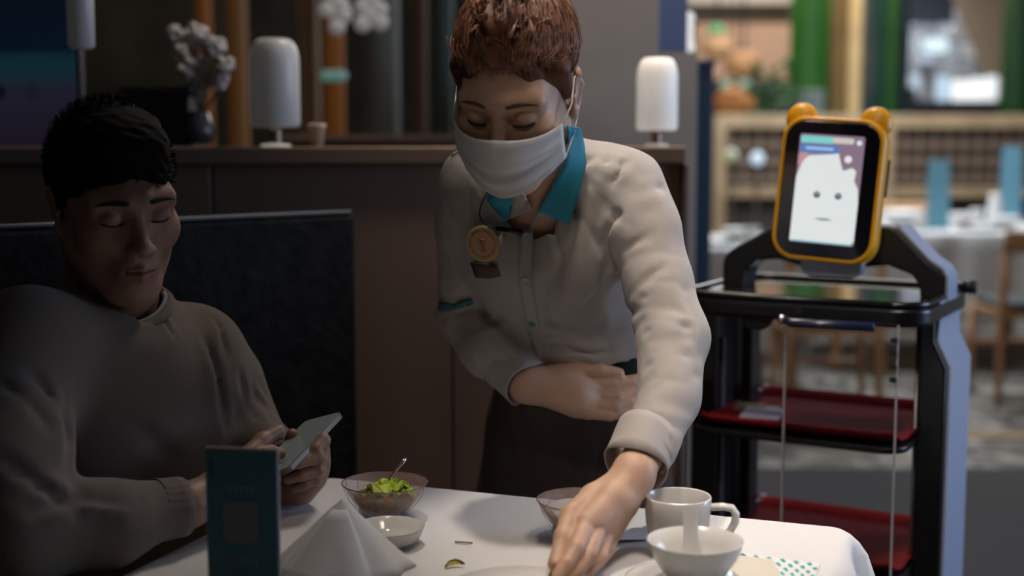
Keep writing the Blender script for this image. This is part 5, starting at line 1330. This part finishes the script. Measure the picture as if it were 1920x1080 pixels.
strip('collar', [(962, 338), (964, 360), (958, 392), (950, 414)], [(930, 334), (912, 372), (930, 398), (946, 414)], .007, M_teal)
strip('collar_facing', [(962, 340), (982, 362), (1000, 392)], [(961, 348), (962, 376), (952, 412)], .005, M_shirt)
strip('collar_facing', [(1040, 352), (1012, 388), (992, 432)], [(1052, 366), (1032, 398), (1006, 420)], .005, M_shirt)
strip('button_placket', [(978, 430), (970, 520), (988, 610), (1006, 668)], [(1000, 430), (996, 520), (1010, 610), (1024, 668)], .0022, M_shirt, 24, 4, solid=.0014)
def disc_on(px, py, r_, off, name, m, parent, th=.0014, n=28, tilt=None, prof=None):
    p = Vector(fs_c.cast(px, py, off)); e = .012
    q1 = Vector(fs_c.cast(px + 16, py, off)); q2 = Vector(fs_c.cast(px, py - 16, off)); nn = (q1 - p).cross(q2 - p).normalized()
    if nn.y > 0: nn = -nn
    X = (q1 - p); X = (X - nn * X.dot(nn)).normalized(); Y = nn.cross(X)
    if Y.z < 0: Y = -Y
    Mx = Matrix((X, Y, nn)).transposed()
    prof = prof or [(0, 0), (r_, 0), (r_, th * .7), (r_ * .88, th), (0, th)]
    o = B().lathe(prof, O=p, seg=n, M=Mx, cap0=False, cap1=False).build(name, m, parent, world=True, smooth=False); return o, p, X, Y, nn
M_btn = mat('pearl_button', (.42, .48, .50), .3, coat=.3); M_btn2 = mat('teal_button', (.06, .24, .25), .35)
disc_on(1270, 800, .0045, .002, 'button', M_btn, shirt) if False else None
for px, py, m_ in ((987, 444, M_btn), (985, 527, M_btn), (998, 609, M_btn2)):
    o, p, X, Y, nn = disc_on(px, py, .0062 if m_ is M_btn else .0050, .0040, 'button', m_, shirt, prof=[(0, .0006), (.0040, .0006), (.0048, .0016), (.0062, .0012), (.0062, 0)] if m_ is M_btn else None)
    for a in (-1, 1): B().ball(p + X * .0013 * a + nn * .0014, .0006, 8, 5).build('button_hole', M_lash, shirt, world=True)
Mb = mat('badge_cream', (.50, .38, .20), .45, coat=.2); Mbr = mat('badge_red', (.55, .07, .04), .5)
bo, p, X, Y, nn = disc_on(906, 457, .0265, .012, 'badge', Mb, WR, th=.0022, n=48)
X2 = (X * .95 + Y * .2).normalized(); Y2 = (Y * .95 - X * .2).normalized()
gb = B(); top_ = p + nn * .0026
gb.tube([top_ + X2 * r_[0] + Y2 * r_[1] for r_ in ((-.0005, -.0085), (.0, .0), (-.0025, .0085))], [.0017, .0012, .0011], 6)
gb.tube([top_ + X2 * r_[0] + Y2 * r_[1] for r_ in ((-.0025, .0085), (.0045, .0050), (.0060, .0000))], [.0014, .0014, .0005], 6)
gb.ball(top_ + X2 * -.0012 + Y2 * -.0095, .0027, 10, 6); gb.build('badge_note', Mbr, bo, world=True, smooth=True)
gb = B()
for k in range(40):   # ring of tiny red characters, too small to read
    a = 2 * math.pi * k / 40
    if 1.1 < a < 1.5: continue
    c = top_ + (X2 * math.cos(a) + Y2 * math.sin(a)) * .0195; t_ = (-X2 * math.sin(a) + Y2 * math.cos(a)); r_ = (X2 * math.cos(a) + Y2 * math.sin(a))
    hgt = .0016 + .0006 * ((k * 7) % 3 - 1)
    gb.add([c - t_ * .0008 - r_ * hgt, c + t_ * .0008 - r_ * hgt, c + t_ * .0008 + r_ * hgt, c - t_ * .0008 + r_ * hgt], [(0, 1, 2, 3)])
gb.build('badge_lettering', Mbr, bo, world=True)['kind'] = 'stuff'
strip('name_tag', [(882, 492), (916, 494), (932, 500)], [(892, 520), (918, 522), (938, 518)], .006, mat('brown_name_tag', (.085, .055, .038), .5), 8, 4, solid=.002)
mp = [lay(*q) for q in ((930, 428, .008), (958, 432, .008), (980, 436, .008))]
B().tube(mp, [.0030, .0038, .0030], 12).build('microphone', mat('black_mic', (.008, .008, .008), .35), WR, world=True, smooth=True)
cb = resample([(924, 334), (915, 360), (902, 385), (898, 402), (905, 418), (930, 428)], 16)
B().tube([lay(q[0], q[1], .004) for q in cb], .0008, 6).build('microphone_cord', mat('black_mic', (0, 0, 0)), WR, world=True, smooth=True)
strip('elbow_band', [(822, 566), (850, 572), (884, 562)], [(824, 584), (850, 582), (888, 570)], .003, mat('teal_print_band', (.03, .16, .20), .7, noise=220, var=.7), 12, 4)
strip('shoulder_seam', [(846, 290), (862, 283), (878, 280)], [(846, 292), (862, 285), (878, 282)], .0022, mat('seam_dark', (.12, .105, .10), .8), 10, 3, solid=.0006)

# ------------------------------------------------------------------ the seated man
MR = thing('person', 'seated young man in a dim brown sweater looking at his phone', 'person', (-.57, 1.84, 0))
HM2 = head_matrix(at(216, 383, 1.745), 36, 12, -4)
nb2 = at(215, 610, 1.80)
hf2 = head_field(HM2, nb2, False)
sl = at(52, 655, 1.66); sr = at(356, 668, 1.90)
el = at(30, 1000, 1.50); wl2 = at(352, 948, 1.635)
er = at(462, 796, 1.955); wr2 = at(552, 915, 1.825)
def sweater():
    f = Field()
    f.cone(sl, sr, .076, .070, .05); f.cone(at(215, 625, 1.79), at(215, 600, 1.79), .082, .072, .05)
    f.cone(at(140, 780, 1.78), at(300, 780, 1.90), .118, .112, .08); f.cone(at(130, 940, 1.79), at(290, 930, 1.90), .125, .120, .08)
    f.cone((-.63, 1.80, .60), (-.50, 1.90, .60), .130, .125, .07)
    f.chain([sl, at(10, 850, 1.55), el], [.075, .070, .064], .03); f.chain([el, at(200, 985, 1.56), wl2 + nrm(el - wl2) * .035], [.064, .054, .040], .02)
    f.chain([sr, at(412, 730, 1.945), er + np.array([-.010, 0, 0]), wr2 + nrm(er - wr2) * .075], [.066, .060, .053, .046], .03)
    return f
f2b = sweater()
cre2 = [((60, 700), (130, 830), .014, .010), ((120, 740), (150, 940), .014, .008), ((0, 720), (90, 800), .014, .008), ((0, 860), (150, 960), .013, .011), ((60, 960), (160, 925), .012, .010), ((130, 950), (240, 960), .012, -.008), ((0, 905), (95, 900), .012, -.009), ((265, 940), (290, 1040), .007, .006),
        ((300, 590), (330, 640), .006, .005), ((385, 640), (425, 800), .012, .008), ((400, 600), (420, 660), .01, .006), ((450, 700), (480, 780), .011, .007), ((480, 720), (510, 760), .010, -.005), ((270, 600), (150, 640), .010, .003), ((230, 780), (330, 860), .02, .005), ((500, 760), (520, 800), .008, .005)]
fo2 = folds([(f2b.cast(*a, y0=1.2), f2b.cast(*b, y0=1.2), w_, d_) for a, b, w_, d_ in cre2]); w21 = wobble(18, .004, 31)
f2 = sweater(); f2.disp = lambda P: fo2(P) + w21(P)
f2.cone(at(225, 500, 1.76), at(230, 585, 1.775), .060, .058, .006, op='s')
dl2 = nrm(wl2 - el); dr2 = nrm(wr2 - er)
V, Q = f2.mesh((-1.0, 1.36, .44), (-.24, 2.12, 1.16), .0055)
V, Q = cut(V, Q, [lambda V: (((V - wl2) @ dl2) > -.012) & (np.linalg.norm(V - wl2, axis=1) < .09), lambda V: (((V - wr2) @ dr2) > -.060) & (np.linalg.norm(V - wr2, axis=1) < .12)])
M_sw = mat('taupe_sweater', (.135, .102, .080), .95, bump=(700, .25), sheen=.2)
swt = raw('sweater', tolocal(V, MR), Q, M_sw); swt.parent = MR
# neck rib and pale undershirt edge
def ring(c, rx, ry, tube_r, M, name, m, dip=.0):
    pts = [tuple(Vector(c) + M @ Vector((rx * math.cos(a), ry * math.sin(a), -dip * max(0, -math.sin(a)) ** 2))) for a in [2 * math.pi * i / 48 for i in range(49)]]
    return B().tube(pts, tube_r, 10).build(name, m, MR, world=True, smooth=True)
Mn = Euler((R(14), R(4), R(32))).to_matrix()
ring(at(222, 556, 1.775), .067, .066, .0075, Mn, 'neck_rib', M_sw, .022)
ring(at(222, 549, 1.775), .0615, .060, .0035, Mn, 'undershirt_collar', mat('grey_undershirt', (.22, .22, .23), .8), .022)
for c, d_, r_ in ((wl2 - dl2 * .018, dl2, .038), (wr2 - dr2 * .066, dr2, .041)):   # ribbed cuffs
    Mq = Vector(d_).to_track_quat('Z', 'Y').to_matrix(); rows = []
    for k, (zz, rr_) in enumerate(((-.022, 1.04), (-.014, 1.0), (0, .99), (.012, .97), (.013, .86))):
        rows.append([tuple(Vector(c) + Mq @ Vector((math.cos(a) * r_ * rr_ * (1 + .015 * math.cos(24 * a)), math.sin(a) * r_ * rr_ * (1 + .015 * math.cos(24 * a)), zz))) for a in [2 * math.pi * i / 96 for i in range(96)]])
    B().grid(rows, True).build('cuff', M_sw, MR, world=True, smooth=True)
# hands
fl2 = [A3([(598, 838, 1.815), (606, 826, 1.79), (592, 842, 1.775), (578, 850, 1.77)]),
       A3([(600, 862, 1.815), (596, 857, 1.775), (560, 866, 1.758), (532, 874, 1.752)]),
       A3([(598, 882, 1.815), (595, 881, 1.780), (565, 891, 1.765), (540, 898, 1.760)]),
       A3([(592, 900, 1.818), (590, 899, 1.790), (570, 909, 1.777), (552, 916, 1.772)])]
th2 = A3([(562, 900, 1.84), (545, 868, 1.85), (545, 838, 1.845), (548, 815, 1.835)])
hA = hand_field(wr2, fl2, th2, -dr2, rw=.027, rf=.0102, palm=.014)
fl3 = [A3([(452, 868, 1.70), (485, 850, 1.735), (508, 846, 1.755), (526, 850, 1.765)]),
       A3([(450, 888, 1.70), (486, 874, 1.735), (510, 872, 1.755), (528, 874, 1.765)]),
       A3([(446, 906, 1.70), (482, 898, 1.73), (505, 895, 1.75), (520, 895, 1.76)]),
       A3([(440, 922, 1.70), (472, 918, 1.725), (492, 916, 1.74), (508, 914, 1.75)])]
th3 = A3([(410, 905, 1.69), (450, 866, 1.735), (492, 826, 1.775), (522, 808, 1.795)])
hB = hand_field(wl2, fl3, th3, -dl2, rw=.027, rf=.0102)
core2 = Field(); core2.cone(sl, sr, .05, .05, .04); core2.cone(at(140, 780, 1.78), at(300, 780, 1.90), .09, .09, .06); core2.cone((-.62, 1.82, .56), (-.52, 1.90, .56), .11, .11, .08); core2.cone(nb2, at(215, 700, 1.83), .06, .09, .04)
core2.chain([sl, el, wl2 - dl2 * .05], [.045, .038, .030], .01); core2.chain([sr, er, wr2 - dr2 * .08], [.045, .038, .030], .01)
hc2 = np.array(HM2.translation); lo = hc2 - .16; hi = hc2 + .16; lo[2] = nb2[2] - .05
parts = [hf2.mesh(lo, hi, .0024), core2.mesh((-.95, 1.4, .40), (-.24, 2.10, 1.12), .010)]
lo, hi = bbox([wr2 - dr2 * .10] + [p for c in fl2 for p in c] + th2, .03); parts.append(hA.mesh(lo, hi, .0022))
lo, hi = bbox([wl2 - dl2 * .10] + [p for c in fl3 for p in c] + th3, .03); parts.append(hB.mesh(lo, hi, .0022))
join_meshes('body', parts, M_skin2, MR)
M_brow2 = mat('black_brow', (.012, .010, .009), .8)
for s in (-1, 1): brow(hf2, s, .0225, MR, M_brow2, w0=.0034); lashes(hf2, s, MR, M_brow2, z=-.003, w=.0012)
lp = B()
pts = [face_pt(hf2, x, -.0660 + .001 * abs(x) / .02, .0002) for x in np.linspace(-.020, .020, 9)]
B().tube(pts, [.0003] + [.0010] * 7 + [.0003], 6).build('mouth_line', mat('mouth_dark', (.05, .015, .012), .5), MR, world=True, smooth=True)
for z, hgt, m_ in ((-.0605, .0032, 'upper'), (-.0718, .0038, 'lower')):
    rows = []
    for x in np.linspace(-.0195, .0195, 13):
        k = math.sqrt(max(0, 1 - (x / .0197) ** 2)); rows.append([face_pt(hf2, x, z + hgt * k * (t - .5) * 1.9 + (.0015 * abs(x) / .02 * (-1 if z > -.066 else 1)), .0006) for t in (0, .25, .5, .75, 1)])
    B().grid(rows).build('lip', mat('lip_rose', (.33, .125, .10), .45), MR, world=True, smooth=True, solid=.0005)
# short black hair
Mi2 = np.array(HM2.inverted()); wh = wobble(90, .0012, 77); wh2 = wobble(220, .0010, 78)
h2 = hair_shape(HM2, .0790, .100, .089, .020, .044, lambda P: wh(P) + wh2(P), False)
M_bh = mat('black_hair', (.006, .005, .005), .8, spec=.15)
hair2 = join_meshes('hair', [h2.mesh(hc2 - .16, hc2 + np.array([.16, .18, .18]), .0026)], M_bh, MR)
rr = np.random.default_rng(5); tuft = B(); cnt = 0
while cnt < 1500:
    d = rr.normal(size=3); d = nrm(d)
    if d[2] < -.15: continue
    p = np.array([0, .020, .044]) + d * np.array([.0785, .099, .0885]); pw = np.array(HM2 @ Vector(p))
    if abs(h2.ev(pw[None], False)[0]) > .004: continue
    ln = .005 + .008 * max(0, d[2]) * rr.uniform(.5, 1.2); t = nrm(d + np.array([0, -.35, .25]) + rr.normal(size=3) * .25)
    tuft.tube([HM2 @ Vector(p - d * .002), HM2 @ Vector(p + t * ln * .6), HM2 @ Vector(p + t * ln + np.array([0, -.002, 0]))], [.0008, .0006, .0002], 3); cnt += 1
tf = tuft.build('hair_strands', M_bh, hair2, smooth=True); tf.data.transform(Matrix(W(MR)).inverted()); tf['kind'] = 'stuff'
# trousers and shoes under the table
fp = Field(); fp.cone((-.64, 1.80, .57), (-.50, 1.90, .57), .115, .115, .05)
for hx, hy, kx, ky, fx, fy in ((-.62, 1.78, -.36, 1.50, -.36, 1.42), (-.50, 1.90, -.16, 1.62, -.16, 1.52)):
    fp.chain([(hx, hy, .53), (kx, ky, .49), (fx + .02, fy + .02, .12)], [.082, .062, .050], .03)
fp.half((0, 0, .66), (0, 0, 1))
fp.build('trousers', (-.82, 1.30, .04), (-.02, 2.10, .72), .008, mat('dark_trousers', (.02, .02, .024), .85), MR)
for fx, fy in ((-.35, 1.40), (-.15, 1.50)):
    fo = Field(); fo.cone((fx, fy + .05, .040), (fx + .05, fy - .12, .028), .040, .032, .01, ((0, 0, 1), .8)); fo.ell((fx, fy + .03, .07), (.040, .048, .05), .01); fo.half((0, 0, 0), (0, 0, -1), .001)
    fo.build('shoe', (fx - .08, fy - .2, -.01), (fx + .12, fy + .14, .14), .005, mat('white_sneaker', (.4, .4, .4), .6), MR)
# the phone in his hands
Lh = nrm((.388, .853, .349)); nh_ = np.array([-.45, -.22, .87]); nh_ = nrm(nh_ - Lh * (nh_ @ Lh)); Wh = np.cross(Lh, nh_)
pc = at(558, 836, 1.800)
ph = thing('smartphone', 'smartphone with a pale screen held in the seated man hands', 'phone', tuple(pc))
PM = Matrix((Wh, Lh, nh_)).transposed()
def ph_prism(name, w_, h_, r_, z, th, m, cx=0, cy=0):
    pts = rrect(w_, h_, r_, 6, cx, cy); B().prism(pts, th, O=Vector(pc) + PM @ Vector((0, 0, z)), X=PM @ Vector((1, 0, 0)), Y=PM @ Vector((0, 1, 0))).build(name, m, ph, world=True, bevel=.0006)
ph_prism('case', .072, .148, .010, -.004, .0075, mat('phone_case', (.16, .12, .09), .4))
ph_prism('screen', .067, .143, .008, .0036, .0006, mat('phone_screen', (.12, .13, .13), .15, emit=(.55, .60, .58), estr=.05))
ph_prism('camera_bump', .022, .030, .005, -.0062, .002, mat('phone_black', (.01, .01, .01), .2), -.02, .05)
